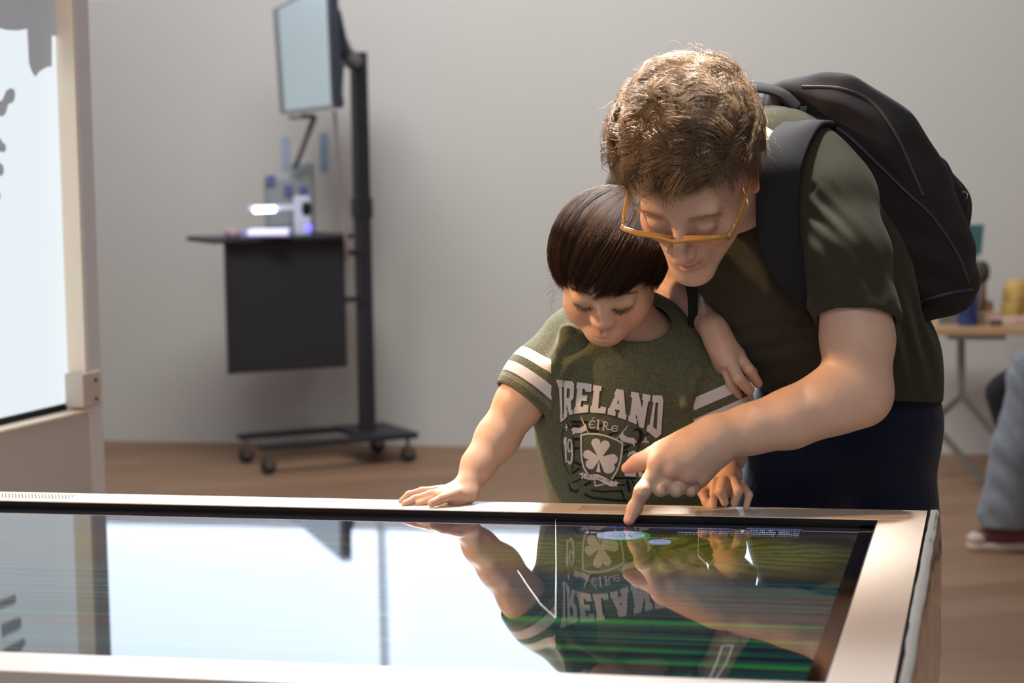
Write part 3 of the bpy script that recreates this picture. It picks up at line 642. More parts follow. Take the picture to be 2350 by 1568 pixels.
SR = Solid(); SR.chain([P(1570, 808, 3.11), P(1640, 900, 3.09), P(1700, 1060, 3.07)], [.046, .045, .043], .03)
CA, CB = P(1196, 921, 3.07), P(1250, 850, 3.085); CC, CD = P(1668, 990, 3.085), P(1644, 935, 3.09)
for s_, c_, d_ in ((SL, CA, CA-CB), (SR, CC, CC-CD)): s_.shell(.005); s_.open_end(c_, d_, .075)
# creases from the armpit and across the chest
for (a, b, r) in (((1278, 830, 3.04), (1335, 770, 3.05), .010), ((1272, 850, 3.03), (1370, 800, 3.045), .009), ((1300, 760, 3.05), (1285, 860, 3.03), .010), ((1600, 850, 3.04), (1575, 930, 3.03), .010)):
    J.cone(P(*a), P(*b), r, r*.5, .016)
for (a, b, r) in (((1262, 880, 3.02), (1310, 800, 3.03), .004), ((1292, 815, 3.03), (1360, 775, 3.04), .004), ((1598, 900, 3.01), (1590, 1000, 3.03), .006), ((1340, 1140, 3.02), (1470, 1120, 3.02), .005)):
    J.cone(P(*a), P(*b), r, r*.5, .014, '-')
J.shell(.005)
J.sub(SL, .018); J.sub(SR, .018)
J.ell(P(1446, 742, 3.085), (.060, .060, .033), rot(0, 5, 0), k=.004, op='-')
J.cut(P(1440, 1330, 3.14), (0, 0, -1), .002)
V, Q = J.mesh(.0026, 2); jersey = np_mesh('jersey', V, Q, m_jer, child)
m_trs = cloth('child_trousers', (52, 54, 62)); tr = Solid()
for sx in (-1, 1): tr.chain([(K0[0]+sx*.04, K0[1]+.03, .70), (K0[0]+sx*.055, K0[1]+.02, .45), (K0[0]+sx*.06, K0[1]+.03, .12)], [.075, .058, .045], .03)
V, Q = tr.mesh(.006, 2); np_mesh('trousers', V, Q, m_trs, child)
sh = Solid()
for sx in (-1, 1): sh.cone((K0[0]+sx*.06, K0[1]+.05, .045), (K0[0]+sx*.065, K0[1]-.06, .038), .042, .036, .01)
sh.cut((0, 0, .002), (0, 0, -1), .002); V, Q = sh.mesh(.005, 2); np_mesh('shoes', V, Q, mat('child_shoes', (60, 60, 66), .7), child)
# ---------------------------------------------------------------- the man
m_tee = cloth('dark_olive_tee', (56, 54, 42), ((50, 48, 37), (62, 60, 47)), 1600, folds=.22, sheen=.08)
B0 = P(1950, 1150, 3.22); man = empty('person', (B0[0], B0[1], 0.0)); tag(man, 'bending man with curly blond hair in an olive shirt, pointing at the screen', 'person')
im = lambda v: _xr*v[0]+_ur*v[1]-_f*v[2]       # (right, up, towards the viewer)
MU = im((-.20, .62, .76)); MU /= np.linalg.norm(MU); MF = im((-.25, -.78, .57)); MF -= MU*(MF@MU); MF /= np.linalg.norm(MF); MX = np.cross(MF, MU)
MR = np.stack([MX, MF, MU], 1); MH = P(1592, 402, 2.875); MS = 1.0
ml = lambda p: MH+MR@(np.array(p, float)*MS)    # local x points to image left
S = Solid(); head(S, MH, MR, MS)
S.cone(ml((0, -.045, -.05)), P(1730, 420, 3.03), .056, .062, .02)
S.chain([P(1730, 430, 3.03), P(1840, 640, 3.10), P(1950, 860, 3.22)], [.09, .10, .09], .04)
# right arm (image right): upper arm, elbow, forearm, wrist
S.chain([P(1905, 470, 2.97), P(1955, 640, 2.93), P(1968, 780, 2.91), P(1970, 900, 2.90)], [.050, .048, .0465, .0415], .02)
S.chain([P(1972, 905, 2.90), P(1900, 925, 2.89), P(1810, 962, 2.88), P(1720, 986, 2.872), P(1662, 1000, 2.868)], [.0405, .0390, .0350, .0285, .0260], .025, flat=((0, 1, 0), .92))
# pointing hand
D1 = 2.865; h_ = lambda x, y, dd=0: P(x, y, D1+dd)
S.cone(h_(1655, 1002), h_(1600, 1035, -.004), .0255, .0270, .015); S.cone(h_(1640, 1012), h_(1545, 1055, -.008), .0245, .0215, .015)
S.cone(h_(1630, 1000, .004), h_(1520, 1045, .004), .0230, .0200, .015); S.cone(h_(1640, 1035, .004), h_(1600, 1092, .002), .0230, .0180, .014)
S.cone(h_(1585, 1060, -.004), h_(1520, 1070, -.008), .0240, .0170, .012)
for a, b in (((1530, 1118, -.036), (1536, 1138, -.020)), ((1568, 1118, -.032), (1570, 1140, -.016))): pass
S.chain([h_(1514, 1064, -.012), h_(1474, 1128, -.022), h_(1457, 1166, -.012), (P(1445, 1191, 0) if False else PZ(1444, 1193, ZS+.008))], [.0118, .0100, .0090, .0080], .008)
S.ell(h_(1511, 1062, -.018), (.0105, .009, .0095), k=.010); S.ell(h_(1543, 1082, -.022), (.0100, .009, .0095), k=.010); S.ell(h_(1578, 1095, -.020), (.0095, .009, .0092), k=.010); S.ell(h_(1606, 1098, -.012), (.009, .008, .0088), k=.010)
for (a, b, c, r) in (((1543, 1082, -.008), (1516, 1122, -.020), (1535, 1118, .012), .0112), ((1578, 1094, -.006), (1552, 1124, -.016), (1570, 1116, .014), .0106), ((1604, 1096, .0), (1587, 1124, -.006), (1600, 1112, .016), .0098)):
    S.chain([h_(*a), h_(*b), h_(*c)], [r*1.05, r*.97, r*.85], .0022)
S.chain([h_(1560, 1030, .020), h_(1500, 1050, .024), h_(1464, 1062, .022), h_(1438, 1075, .018)], [.0180, .0128, .0098, .0075], .012)
for (x, y, dd) in ((1528, 1108, -.036), (1566, 1112, -.032), (1598, 1112, -.020)): S.cone(h_(x, y-14, dd), h_(x+3, y+24, dd+.012), .0012, .0030, .004, '-')
S.ell(h_(1474, 1126, -.030), (.0092, .0075, .0085), k=.006)
for dy_ in (-4, 0, 4): S.cone(h_(1464, 1124+dy_, -.036), h_(1486, 1131+dy_, -.034), .0005, .0005, .0016, '-')
# tendons over the back of the hand
for (a, b) in (((1610, 1015, -.024), (1516, 1062, -.020)), ((1618, 1028, -.026), (1548, 1082, -.022)), ((1628, 1040, -.022), (1582, 1094, -.018))): S.cone(h_(*a), h_(*b), .0022, .0028, .008)
# left arm (image left): behind the child, hand hanging relaxed
S.chain([P(1490, 440, 3.14), P(1490, 530, 3.19), P(1508, 625, 3.20)], [.048, .042, .036], .02); S.chain([P(1510, 628, 3.20), P(1578, 690, 3.13), P(1636, 752, 3.06)], [.0350, .0280, .0185], .02)
D2 = 3.040; g_ = lambda x, y, dd=0: P(x+6, y, D2+dd)
S.cone(g_(1630, 752, .012), g_(1662, 822, -.002), .0180, .0170, .012); S.cone(g_(1640, 762, .014), g_(1680, 815, .010), .0150, .0145, .012); S.cone(g_(1640, 790, .01), g_(1650, 840, .014), .0160, .0120, .012)
for (a, b, c, r) in (((1672, 832, -.010), (1688, 868, -.026), (1714, 896, -.014), .0092), ((1692, 822, .004), (1712, 848, -.012), (1733, 880, .0), .0090), ((1660, 846, .006), (1672, 880, -.002), (1688, 908, .008), .0080), ((1650, 850, .02), (1662, 885, .024), (1680, 902, .03), .0072), ((1690, 800, .022), (1715, 830, .030), (1722, 856, .034), .0095)):
    S.chain([g_(*a), g_(*b), g_(*c)], [r*1.05, r*.92, r*.8], .0025)
V, Q = S.mesh(.0018, 2); mbody = np_mesh('body', V, Q, m_skin_man, man)
L_ = [(ml((0, .112, -.036)), .017, (205, 120, 108), .55), (ml((-.038, .08, -.030)), .026, (208, 132, 116), .4), (ml((.038, .08, -.030)), .026, (208, 132, 116), .4)]
for sx in (-1, 1): L_ += [(ml((sx*.083, -.010, -.006)), .030, (215, 110, 95), .75)]
for i in range(-4, 5): L_ += [(ml((i*.005, .0985-abs(i)*.0022, -.0650)), .005, (178, 96, 90), .5), (ml((i*.0045, .098-abs(i)*.002, -.0735)), .0055, (182, 102, 95), .5)]
for q in ((1511, 1062, -.018), (1543, 1082, -.022), (1578, 1095, -.020), (1606, 1098, -.012)): L_ += [(h_(*q), .011, (205, 112, 84), .5)]
L_ += [(PZ(1444, 1193, ZS+.008), .014, (222, 160, 150), .6), (h_(1442, 1073, .018), .016, (214, 122, 96), .45)]
for q in ((1714, 896, -.014), (1733, 880, 0), (1688, 908, .008)): L_ += [(g_(*q), .012, (198, 118, 100), .5)]
set_col(mbody, spots(V, (214, 178, 156), L_))
# finger nail of the pointing finger
tip = PZ(1444, 1193, ZS+.008); nail = MB(); 
nd = np.array(h_(1457, 1166, -.012))-tip; nd /= np.linalg.norm(nd); sd = np.cross(nd, -_f); sd /= np.linalg.norm(sd); nn = np.cross(sd, nd); nn = nn if nn@(-_f) > 0 else -nn
Vn = []; 
for i in range(7):
    for j in range(7):
        a = (i/6-.5)*1.7; t = j/6; Vn.append(tip+nd*(-.0030+.0105*t)+(sd*math.sin(a)+nn*math.cos(a))*(.0086)*(1-.10*(1-t)**2)-sd*math.sin(a)*.0018)
mesh('finger_nail', Vn, [(i*7+j, i*7+j+1, (i+1)*7+j+1, (i+1)*7+j) for i in range(6) for j in range(6)], mat('nail', (226, 176, 164), .3, spec=.5), man, True)
m_ml = mat('man_lashes', (110, 78, 58), .6); m_mb = mat('man_brow_hair', (178, 134, 104), .7)
for sx in (-1, 1):
    pa = []
    for i in range(30):
        t = i/29; a = np.array([sx*(.017+.029*t), .0945-.010*(t-.4)**2*4-.003*t, -.0100-.0022*math.sin(math.pi*t)+.002*t]); dx = sx*(t-.45)*.005
        pa.append([ml(a), ml(a+[dx*.5, .0035, -.003]), ml(a+[dx, .0060, -.0045])])
    strands('eyelashes', pa, .00022, m_ml, man)
for sx in (-1, 1):
    pa = []
    for i in range(130):
        t = rng.random(); a = np.array([sx*(.014+.038*t), .0962-.019*t*t, .0205+.0050*math.sin(math.pi*min(1, t*1.1))+rng.normal(0, .002)-.004*t]); pa.append([ml(a), ml(a+[sx*.004, .0008, .0008]), ml(a+[sx*.009, -.0012, -.0002])])
    strands('eyebrow', pa, .00026, m_mb, man)
# ---- curly hair
m_blond = hairmat('curly_blond_hair', (196, 164, 126), .38, .55, 'Col')
hc2 = np.array([0, -.018, .042]); hr2 = np.array([.078, .098, .090])
H = Solid((MH, MR, MS)); H.ell((0, -.020, .044), (.0765, .093, .088), k=.01); H.ell((.015, .015, .070), (.058, .055, .045), k=.02)
H.cut((0, .062, .048), (0, .62, -.78), .010); H.cut((0, .0, -.030), (0, .35, -.9), .010); H.fr = None
H.ell(ml((0, .060, -.02)), (.078, .052, .075), MR, k=.008, op='-')
def mdisp(p):
    q = (p-MH); return .0030*np.sin(q[..., 0]*260+3*np.sin(q[..., 2]*180))*np.sin(q[..., 1]*240+q[..., 2]*230)+.0020*np.sin(q[..., 0]*520+q[..., 1]*470)*np.sin(q[..., 2]*560)
H.disp(mdisp); V, Q = H.mesh(.0026, 1); mh = np_mesh('hair', V, Q, m_blond, man); set_col(mh, np.tile(lin((66, 47, 35)), (len(V), 1)))
def curls(n, nclump, seed, lenr, amp, lift, name, top=True, r=.00028, spread=.010, stray=0.0, front=False, wv=(1.1, 2.2)):
    g = np.random.default_rng(seed); N_ = 18
    def scalp(m):
        out = []
        while len(out) < m:
            d = g.normal(size=3); d /= np.linalg.norm(d)
            if d[1] > 0 and d[2] < .30+.34*d[1]: continue
            if d[1] <= 0 and d[2] < -.30: continue
            if top and d[2] < .05: continue
            if front and (d[1] < .35 or d[2] > .80 or abs(d[0]) > .62): continue
            out.append(d)
        return np.array(out)
    cd = scalp(nclump); ci = g.integers(0, nclump, n); d = cd[ci]+g.normal(0, spread*10, (n, 3)); d /= np.linalg.norm(d, axis=1, keepdims=True)
    root = hc2+d*hr2*.985; nrm = d/hr2; nrm /= np.linalg.norm(nrm, axis=1, keepdims=True)
    flow = np.tile(np.array([.35, .85, -.1]), (nclump, 1))+g.normal(0, .38, (nclump, 3))
    side = np.abs(cd[:, 0]) > .72
    if front: flow = np.array([.25, .35, -.9])+g.normal(0, .30, (nclump, 3)); side[:] = False
    flow[side] += np.stack([cd[side, 0]*.1, np.zeros(side.sum()), -np.full(side.sum(), .9)], 1)
    fl = flow[ci]+g.normal(0, .05, (n, 3)); fl -= nrm*(fl*nrm).sum(1, keepdims=True); fl /= np.linalg.norm(fl, axis=1, keepdims=True); bi = np.cross(nrm, fl)
    L0 = (g.uniform(*lenr, nclump)[ci]*g.uniform(.75, 1.1, n)); s = np.linspace(0, 1, N_)[None, :]
    up = lift*(g.uniform(.35, 1.35, nclump)*(.80+.45*cd[:, 0]))[ci][:, None]*(np.sin(np.minimum(s*2.1, math.pi*.62))); w0 = g.uniform(*wv, nclump)[ci][:, None]; ph = g.uniform(0, 6.28, nclump)[ci][:, None]+g.normal(0, .16, n)[:, None]
    am = amp*g.uniform(.6, 1.4, nclump)[ci][:, None]*np.minimum(1, s*2.2)
    a1 = am*np.cos(ph+s*w0*6.28)-am*np.cos(ph)*(1-s); a2 = am*np.sin(ph+s*w0*6.28)
    q = root[:, None, :]+nrm[:, None, :]*(up+a2*.8+.001)[..., None]+fl[:, None, :]*(L0[:, None]*s)[..., None]+bi[:, None, :]*a1[..., None]
    # wrap around the skull
    e = (q-hc2)/hr2; m_ = np.linalg.norm(e, axis=2, keepdims=True); want = 1.0+(up+np.abs(a2)*.8+.002)[..., None]/.088; q = hc2+e/m_*hr2*(m_*.25+want*.75)
    if stray: q += nrm[:, None, :]*(s**2)[..., None]*stray*g.uniform(.3, 1, n)[:, None, None]
    W = MH+(q*MS)@MR.T; c0 = np.array(lin((126, 100, 76))); c1 = np.array(lin((220, 192, 158))); mixf = np.clip(g.beta(1.6, 2.2, nclump)[ci]+g.normal(0, .08, n), 0, 1)[:, None]
    strands(name, W, g.uniform(r*.7, r*1.3, n), m_blond, mh, cols=c0*(1-mixf)+c1*mixf)
curls(15000, 520, 11, (.04, .085), .0095, .019, 'curl_strands', spread=.0042, r=.00034, wv=(.7, 1.7)); curls(3600, 120, 15, (.035, .060), .0075, .013, 'fringe_curls', spread=.0042, r=.00034, front=True, wv=(.6, 1.3)); curls(5000, 900, 12, (.012, .024), .0022, .005, 'side_strands', top=False, spread=.006); curls(260, 200, 13, (.025, .06), .009, .022, 'stray_strands', r=.00022, spread=.02, stray=.018)
# ---- olive t-shirt
J = Solid()
J.cone(P(1950, 860, 3.20), P(1860, 650, 3.10), M(196, 3.2), M(215, 3.1), .05, flat=((0, 1, 0), .86))
J.cone(P(1860, 650, 3.10), P(1800, 470, 3.05), M(215, 3.1), M(180, 3.05), .05, flat=((0, 1, 0), .8))
J.cone(P(1960, 840, 3.20), P(1962, 1000, 3.22), M(196, 3.2), M(200, 3.2), .03, flat=((0, 1, 0), .8))
J.cone(P(1780, 380, 3.05), P(1900, 450, 3.0), .075, .060, .05); J.cone(P(1720, 420, 3.08), P(1490, 440, 3.13), .085, .060, .05)
J.cone(P(1640, 560, 3.06), P(1780, 560, 3.04), .060, .10, .05)
J.chain([P(1905, 475, 2.98), P(1938, 590, 2.94), P(1966, 730, 2.915), P(1974, 830, 2.90)], [.059, .0575, .0525, .050], .03)
J.chain([P(1492, 440, 3.14), P(1492, 500, 3.18), P(1496, 590, 3.21)], [.056, .052, .050], .03)
# folds: waist drapes, armpit, hem roll
def fold(P0, du, ph, per, amp, sig, bend=0.0):
    """soft cloth folds: ridges perpendicular to image direction du around P0"""
    du = np.array(du, float)/np.linalg.norm(du); dv = np.array([-du[1], du[0]])
    def fn(p):
        q = p-P0; a = q@_xr; b = q@_ur; u = a*du[0]+b*du[1]; v = a*dv[0]+b*dv[1]; u = u+bend*v*v
        return (-amp*np.exp(-(u*u/sig[0]**2+v*v/sig[1]**2+(q@_f)**2/.15**2))*np.sin(ph+u/per*6.283)).astype(np.float32)
    return fn
J.chain([P(1850, 440, 2.93), P(1920, 405, 2.95), P(1985, 412, 2.97)], [.0008, .0012, .0007], .010, '-')
J.disp(fold(P(1760, 790, 2.96), (-.15, 1), 0, .030, .0045, (.045, .10), -1.2)); J.disp(fold(P(2100, 780, 3.06), (1, .45), 1, .030, .0045, (.05, .075), .8)); J.disp(fold(P(1880, 500, 2.93), (.75, .66), 0, .022, .0022, (.028, .05))); J.disp(fold(P(1950, 640, 2.90), (.9, .4), .5, .036, .0028, (.05, .07))); J.disp(fold(P(1700, 640, 2.98), (.5, 1), 1, .05, .0040, (.06, .08)))
J.shell(.009)
SA, SB = P(1968, 733, 2.912), P(1945, 610, 2.94); J.open_end(SA, (SA-SB)+(_xr*-.10)*.15, .088)
SE, SF = P(1495, 545, 3.195), P(1492, 480, 3.17); J.open_end(SE, SE-SF, .080)
J.ell(P(1665, 370, 2.98), (.068, .055, .070), k=.01, op='-')
Jcut = P(1960, 915, 3.1); J.cut(Jcut, im((-.06, -1, .0)), .002)
V, Q = J.mesh(.0031, 2); tee = np_mesh('t_shirt', V, Q, m_tee, man)
hm = MB(); hp = [P(2168, 880, 3.19), P(2150, 893, 3.16), P(2120, 902, 3.12), P(2080, 912, 3.08), P(2040, 920, 3.06)]
m_jean = cloth('navy_trousers', (20, 24, 42), ((16, 20, 34), (28, 36, 62)), 1800, folds=.25)
T = Solid()
T.cone(P(1955, 880, 3.21), P(1955, 960, 3.22), M(190, 3.2), M(196, 3.2), .05, flat=((0, 1, 0), .78))
T.chain([P(2025, 980, 3.22), P(2030, 1180, 3.24), P(2035, 1600, 3.28), P(2040, 2130, 3.32)], [M(125, 3.2), M(112, 3.2), .062, .055], .04)
T.chain([P(1845, 980, 3.20), P(1810, 1180, 3.18), P(1790, 1600, 3.22), P(1780, 2130, 3.3)], [M(125, 3.2), M(115, 3.2), .062, .055], .04)
T.cone(P(1800, 925, 3.15), P(1800, 1000, 3.16), M(62, 3.15), M(80, 3.15), .04); T.cut((0, 0, .07), (0, 0, -1), .002)
V, Q = T.mesh(.006, 2); np_mesh('trousers', V, Q, m_jean, man)
B = Solid()
for q in (P(2040, 2130, 3.32), P(1780, 2130, 3.30)): B.cone((q[0], q[1]+.04, .05), (q[0]-.01, q[1]-.15, .042), .05, .044, .02); B.cone((q[0], q[1], .05), (q[0], q[1], .14), .05, .052, .02)
B.cut((0, 0, .003), (0, 0, -1), .002); V, Q = B.mesh(.006, 2); np_mesh('shoes', V, Q, mat('man_shoes', (40, 38, 38), .6), man)
# ---- glasses
gp = ml((0, .1, 0)); gl = empty('glasses', gp); tag(gl, 'amber clear framed glasses worn by the bending man', 'glasses')
m_amb = mat('amber_acetate', (226, 172, 84), .15, spec=.6, trans=.45, ior=1.45, coat=.5); m_clr = mat('clear_lens', (250, 250, 250), .02, trans=1.0, ior=1.05)
fr = MB()
def gpt(x, y, z): return ml((x, y, z))
fr.tube([gpt(-.069, .108, .010), gpt(-.050, .114, .010), gpt(-.020, .118, .008), gpt(0, .120, .004), gpt(.020, .118, .008), gpt(.050, .114, .010), gpt(.069, .108, .010)], [.0036, .0037, .0032, .0024, .0032, .0037, .0036], 10)
for sx in (-1, 1):
    loop = []
    for i in range(29):
        a = 2*math.pi*i/28; c_, s_ = math.cos(a), math.sin(a); x_ = sx*(.037+.028*np.sign(c_)*abs(c_)**.6); z_ = -.008+.018*np.sign(s_)*abs(s_)**.7; loop.append(gpt(x_, .1165-abs(x_)*.09+(z_-.010)*.75, z_))
    fr.tube(loop, .0019, 8)
    fr.ell(gpt(sx*.070, .106, .009), (.0045, .0045, .0045), None, 8)
fr.build('frame', m_amb, gl, True)
for sx in (-1, 1):
    MB().tube([gpt(sx*.071, .104, .009), gpt(sx*.076, .075, .008), gpt(sx*.079, .03, .008), gpt(sx*.079, .004, .010), gpt(sx*.080, -.02, -.004)], [.0028, .0026, .0024, .0022, .0020], 8).build('temple', m_amb, gl, True)
    V = [gpt(sx*(.037+.026*math.cos(a*math.pi/12)), .1160-abs(.037+.026*math.cos(a*math.pi/12))*.09+(-.018+.016*math.sin(a*math.pi/12))*.75, -.008+.016*math.sin(a*math.pi/12)) for a in range(24)]
    MB().poly(V, .0012, -MF).build('lens', m_clr, gl, True)
# ---- backpack
m_pack = cloth('black_backpack_fabric', (40, 37, 39), ((36, 33, 36), (50, 46, 47)), 1500, folds=.18, sheen=.06)
m_strap = mat('black_webbing', (36, 35, 37), .9, spec=.2, bump=(400, .3, 2, .001))
bp0 = P(2000, 400, 3.2); pack = empty('backpack', bp0); tag(pack, 'black backpack worn on the bending man\'s back, with top handle and zipped pocket', 'backpack')
K = Solid(); fy = ((0, 1, 0), 1.0)
def pl(pts, k=.05):
    for i in range(len(pts)-1):
        (a, ra), (b, rb) = pts[i], pts[i+1]
        for dy in (-.035, .04, .11): K.cone(P(*a)+np.array([0, dy, 0]), P(*b)+np.array([0, dy, 0]), ra, rb, .04)
pl([((1822, 238, 3.16), M(56, 3.15)), ((1905, 268, 3.14), M(84, 3.15)), ((1990, 345, 3.14), M(104, 3.15)), ((2058, 450, 3.15), M(104, 3.15)), ((2118, 570, 3.16), M(92, 3.15)), ((2158, 645, 3.17), M(74, 3.15))])
K.cone(P(1800, 222, 3.09), P(1885, 214, 3.10), M(36, 3.1), M(36, 3.1), .02)
K.cone(P(2185, 650, 3.15), P(2218, 655, 3.17), M(46, 3.15), M(24, 3.15), .03); K.cone(P(2150, 690, 3.15), P(2128, 722, 3.13), M(30, 3.1), M(12, 3.1), .03)
for (a, b, r) in (((1900, 240, 3.02), (2060, 420, 3.03), .004), ((2060, 420, 3.03), (2100, 560, 3.04), .004), ((1960, 300, 3.0), (2050, 350, 3.02), .004)): K.cone(P(*a), P(*b), r, r, .012, '-')
K.disp(fold(P(2050, 400, 3.02), (.75, .66), 0, .075, .0050, (.10, .16), .9)); K.disp(fold(P(1880, 240, 3.02), (.3, 1), 0, .050, .0045, (.05, .10), .5)); K.disp(fold(P(2160, 620, 3.05), (.4, 1), 0, .045, .0045, (.06, .07), -.8))
V, Q = K.mesh(.0042, 2); main_bag = np_mesh('main_bag', V, Q, m_pack, pack)
from mathutils.bvhtree import BVHTree as _BT
_bt = _BT.FromPolygons([tuple(v) for v in V.tolist()], Q.tolist())
m_seam = mat('backpack_piping', (58, 54, 56), .6)
def smooth_path(L, n=60):
    t = np.linspace(0, len(L)-1, n); A = np.array(L, float); out = []
    for u in t:
        j = min(int(u), len(L)-2); f = u-j; p0, p1, p2, p3 = A[max(j-1, 0)], A[j], A[j+1], A[min(j+2, len(L)-1)]
        out.append(.5*((2*p1)+(p2-p0)*f+(2*p0-5*p1+4*p2-p3)*f*f+(3*p1-p0-3*p2+p3)*f**3))
    return out
for L in (((1850, 262), (1930, 300), (2010, 372), (2080, 440), (2140, 498), (2195, 580), (2222, 648)), ((1840, 200), (1930, 205), (2000, 236), (2050, 300), (2090, 385), (2118, 450)), ((2230, 664), (2180, 672), (2110, 690))):
    pts = []
    for x, y in smooth_path(L):
        d_ = P(x, y, 3.0)-CAM; h = _bt.ray_cast(Vector(CAM), Vector(d_).normalized())
        if h[0] is not None: pts.append(h[0]+(h[1] if h[1].dot(Vector(d_)) < 0 else -h[1])*.0006)
    if len(pts) > 4: MB().tube(pts, .0026, 8).build('seam_piping', m_seam, pack, True)
K = Solid(); K.cone(P(2130, 405, 3.16), P(2172, 470, 3.17), M(54, 3.15), M(44, 3.15), .02); K.cone(P(2172, 470, 3.17), P(2206, 590, 3.18), M(44, 3.15), M(24, 3.15), .02)
K.cone(P(2130, 405, 3.26), P(2172, 470, 3.27), M(50, 3.15), M(44, 3.15), .04); K.cone(P(2172, 470, 3.27), P(2206, 590, 3.27), M(44, 3.15), M(24, 3.15), .04)
V, Q = K.mesh(.0036, 2); pk = np_mesh('front_pocket', V, Q, m_pack, pack)
m_metal = mat('zip_metal', (170, 170, 175), .3, metal=1.0)
MB().tube([P(2205, 441, 3.15), P(2216, 441, 3.15), P(2220, 446, 3.15), P(2218, 456, 3.15), P(2207, 456, 3.15)], .0014, 6).build('zip_pull', m_metal, pk)
def ribbon(name, pts, wid, th, nrm, mt, par, n=40):
    """flat strap along a smooth path; wid per point, nrm = direction the flat side faces"""
    pts = [Vector(p) for p in pts]; k = len(pts); out = []; ws = []; ns = []
    for i in range(n+1):
        t = i/n*(k-1); j = min(int(t), k-2); u = t-j; p0, p1, p2, p3 = pts[max(j-1, 0)], pts[j], pts[j+1], pts[min(j+2, k-1)]
        out.append(.5*((2*p1)+(p2-p0)*u+(2*p0-5*p1+4*p2-p3)*u*u+(3*p1-p0-3*p2+p3)*u**3)); ws.append(wid[j]*(1-u)+wid[j+1]*u); a = Vector(nrm[j]); b = Vector(nrm[j+1]); ns.append((a*(1-u)+b*u).normalized())
    V = []; F = []
    for i in range(n+1):
        t = (out[min(i+1, n)]-out[max(i-1, 0)]).normalized(); s_ = t.cross(ns[i]).normalized(); nn_ = s_.cross(t).normalized(); w_ = ws[i]/2; h = th/2
        V += [out[i]+s_*w_+nn_*h*.4, out[i]+s_*w_*.9+nn_*h, out[i]-s_*w_*.9+nn_*h, out[i]-s_*w_+nn_*h*.4, out[i]-s_*w_-nn_*h*.4, out[i]-s_*w_*.9-nn_*h, out[i]+s_*w_*.9-nn_*h, out[i]+s_*w_-nn_*h*.4]
    for i in range(n):
        for k_ in range(8): F.append((i*8+k_, i*8+(k_+1) % 8, (i+1)*8+(k_+1) % 8, (i+1)*8+k_))
    F += [tuple(range(7, -1, -1)), tuple(range(n*8, n*8+8))]; return mesh(name, V, F, mt, par, True)
tw = tuple(im((0, .1, 1))); upn = tuple(im((-.2, .9, .5))); lf = tuple(im((-.9, .3, .3)))
ribbon('shoulder_strap', [P(1935, 300, 3.12), P(1850, 284, 3.005), P(1800, 350, 2.935), P(1785, 450, 2.915), P(1790, 560, 2.91), P(1828, 650, 2.92), P(1880, 720, 2.96)], [.040, .050, .056, .058, .056, .045, .03], .010, [upn, upn, tw, tw, tw, tw, tw], m_strap, pack)
ribbon('shoulder_strap', [P(1700, 262, 3.12), P(1640, 330, 3.06), P(1600, 470, 3.03), P(1586, 620, 3.055), P(1590, 690, 3.062), P(1589, 752, 3.072)], [.06, .06, .06, .018, .0145, .0125], .004, [upn, tw, tw, tw, tw, tw], m_strap, pack)
ribbon('carry_handle', [P(1725, 262, 3.06), P(1706, 232, 3.05), P(1704, 205, 3.05), P(1735, 200, 3.05), P(1790, 214, 3.05), P(1830, 250, 3.05)], [.026, .026, .026, .030, .030, .026], .005, [lf, lf, im((-.6, .7, .4)), upn, upn, upn], m_strap, pack)
ribbon('handle_base', [P(1716, 268, 3.07), P(1770, 262, 3.06), P(1850, 268, 3.05)], [.020, .020, .03], .004, [tw, tw, tw], m_strap, pack)
# ---------------------------------------------------------------- printed front of the jersey
from mathutils.bvhtree import BVHTree
def print_on(name, target, par, x0, y0, x1, y1, step, shade, mt, off=.0009):
    me = target.data; vs = np.empty(len(me.vertices)*3, np.float32); me.vertices.foreach_get('co', vs); vs = vs.reshape(-1, 3)
    pl_ = np.empty(len(me.loops), np.int32); me.loops.foreach_get('vertex_index', pl_); fs = pl_.reshape(-1, 4)
    bvh = BVHTree.FromPolygons([tuple(v) for v in vs.tolist()], fs.tolist())
    xs = np.arange(x0, x1, step); ys = np.arange(y0, y1, step); G = np.stack(np.meshgrid(xs, ys), -1); col, al = shade(G.reshape(-1, 2)); H_, W_ = G.shape[:2]; al2 = al.reshape(H_, W_)
    need = al2 > .01; fm_ = need[:-1, :-1] | need[1:, :-1] | need[:-1, 1:] | need[1:, 1:]; use = np.zeros((H_, W_), bool)
    for a in (0, 1):
        for b in (0, 1): use[a:H_-1+a, b:W_-1+b] |= fm_
    idx = -np.ones((H_, W_), int); V = []; o = Vector(CAM); keep = []
    # the ink follows the cloth: drop each print point onto the jersey
    for r_, c_ in zip(*np.where(use)):
        px, py = G[r_, c_]; d = _f+_xr*(px-CX)/F_PX-_ur*(py-CY)/F_PX; dv = Vector(d).normalized(); h = bvh.ray_cast(o, dv)
        if h[0] is None: continue
        idx[r_, c_] = len(V); n = h[1] if h[1].dot(dv) < 0 else -h[1]; V.append(h[0]+n*off); keep.append(r_*W_+c_)
    a = idx[:-1, :-1]; b = idx[:-1, 1:]; c = idx[1:, 1:]; d = idx[1:, :-1]; ok = fm_ & (a >= 0) & (b >= 0) & (c >= 0) & (d >= 0); Q = np.stack([a[ok], d[ok], c[ok], b[ok]], 1)
    V = np.array(V); L1 = np.linalg.norm(V[Q[:, 0]]-V[Q[:, 2]], axis=1); Q = Q[L1 < .006]
    ob = np_mesh(name, V, Q, mt, par); at = ob.data.color_attributes.new('Ink', 'FLOAT_COLOR', 'POINT'); kk = np.array(keep)
    # np_mesh never drops vertices, so the order is the same
    at.data.foreach_set('color', np.concatenate([col[kk], al[kk][:, None]], 1).astype(np.float32).ravel()); return ob
ZS_ = 5.0567; zp = lambda L: [((x/ZS_)+1260, (y/ZS_)+850) for x, y in L]
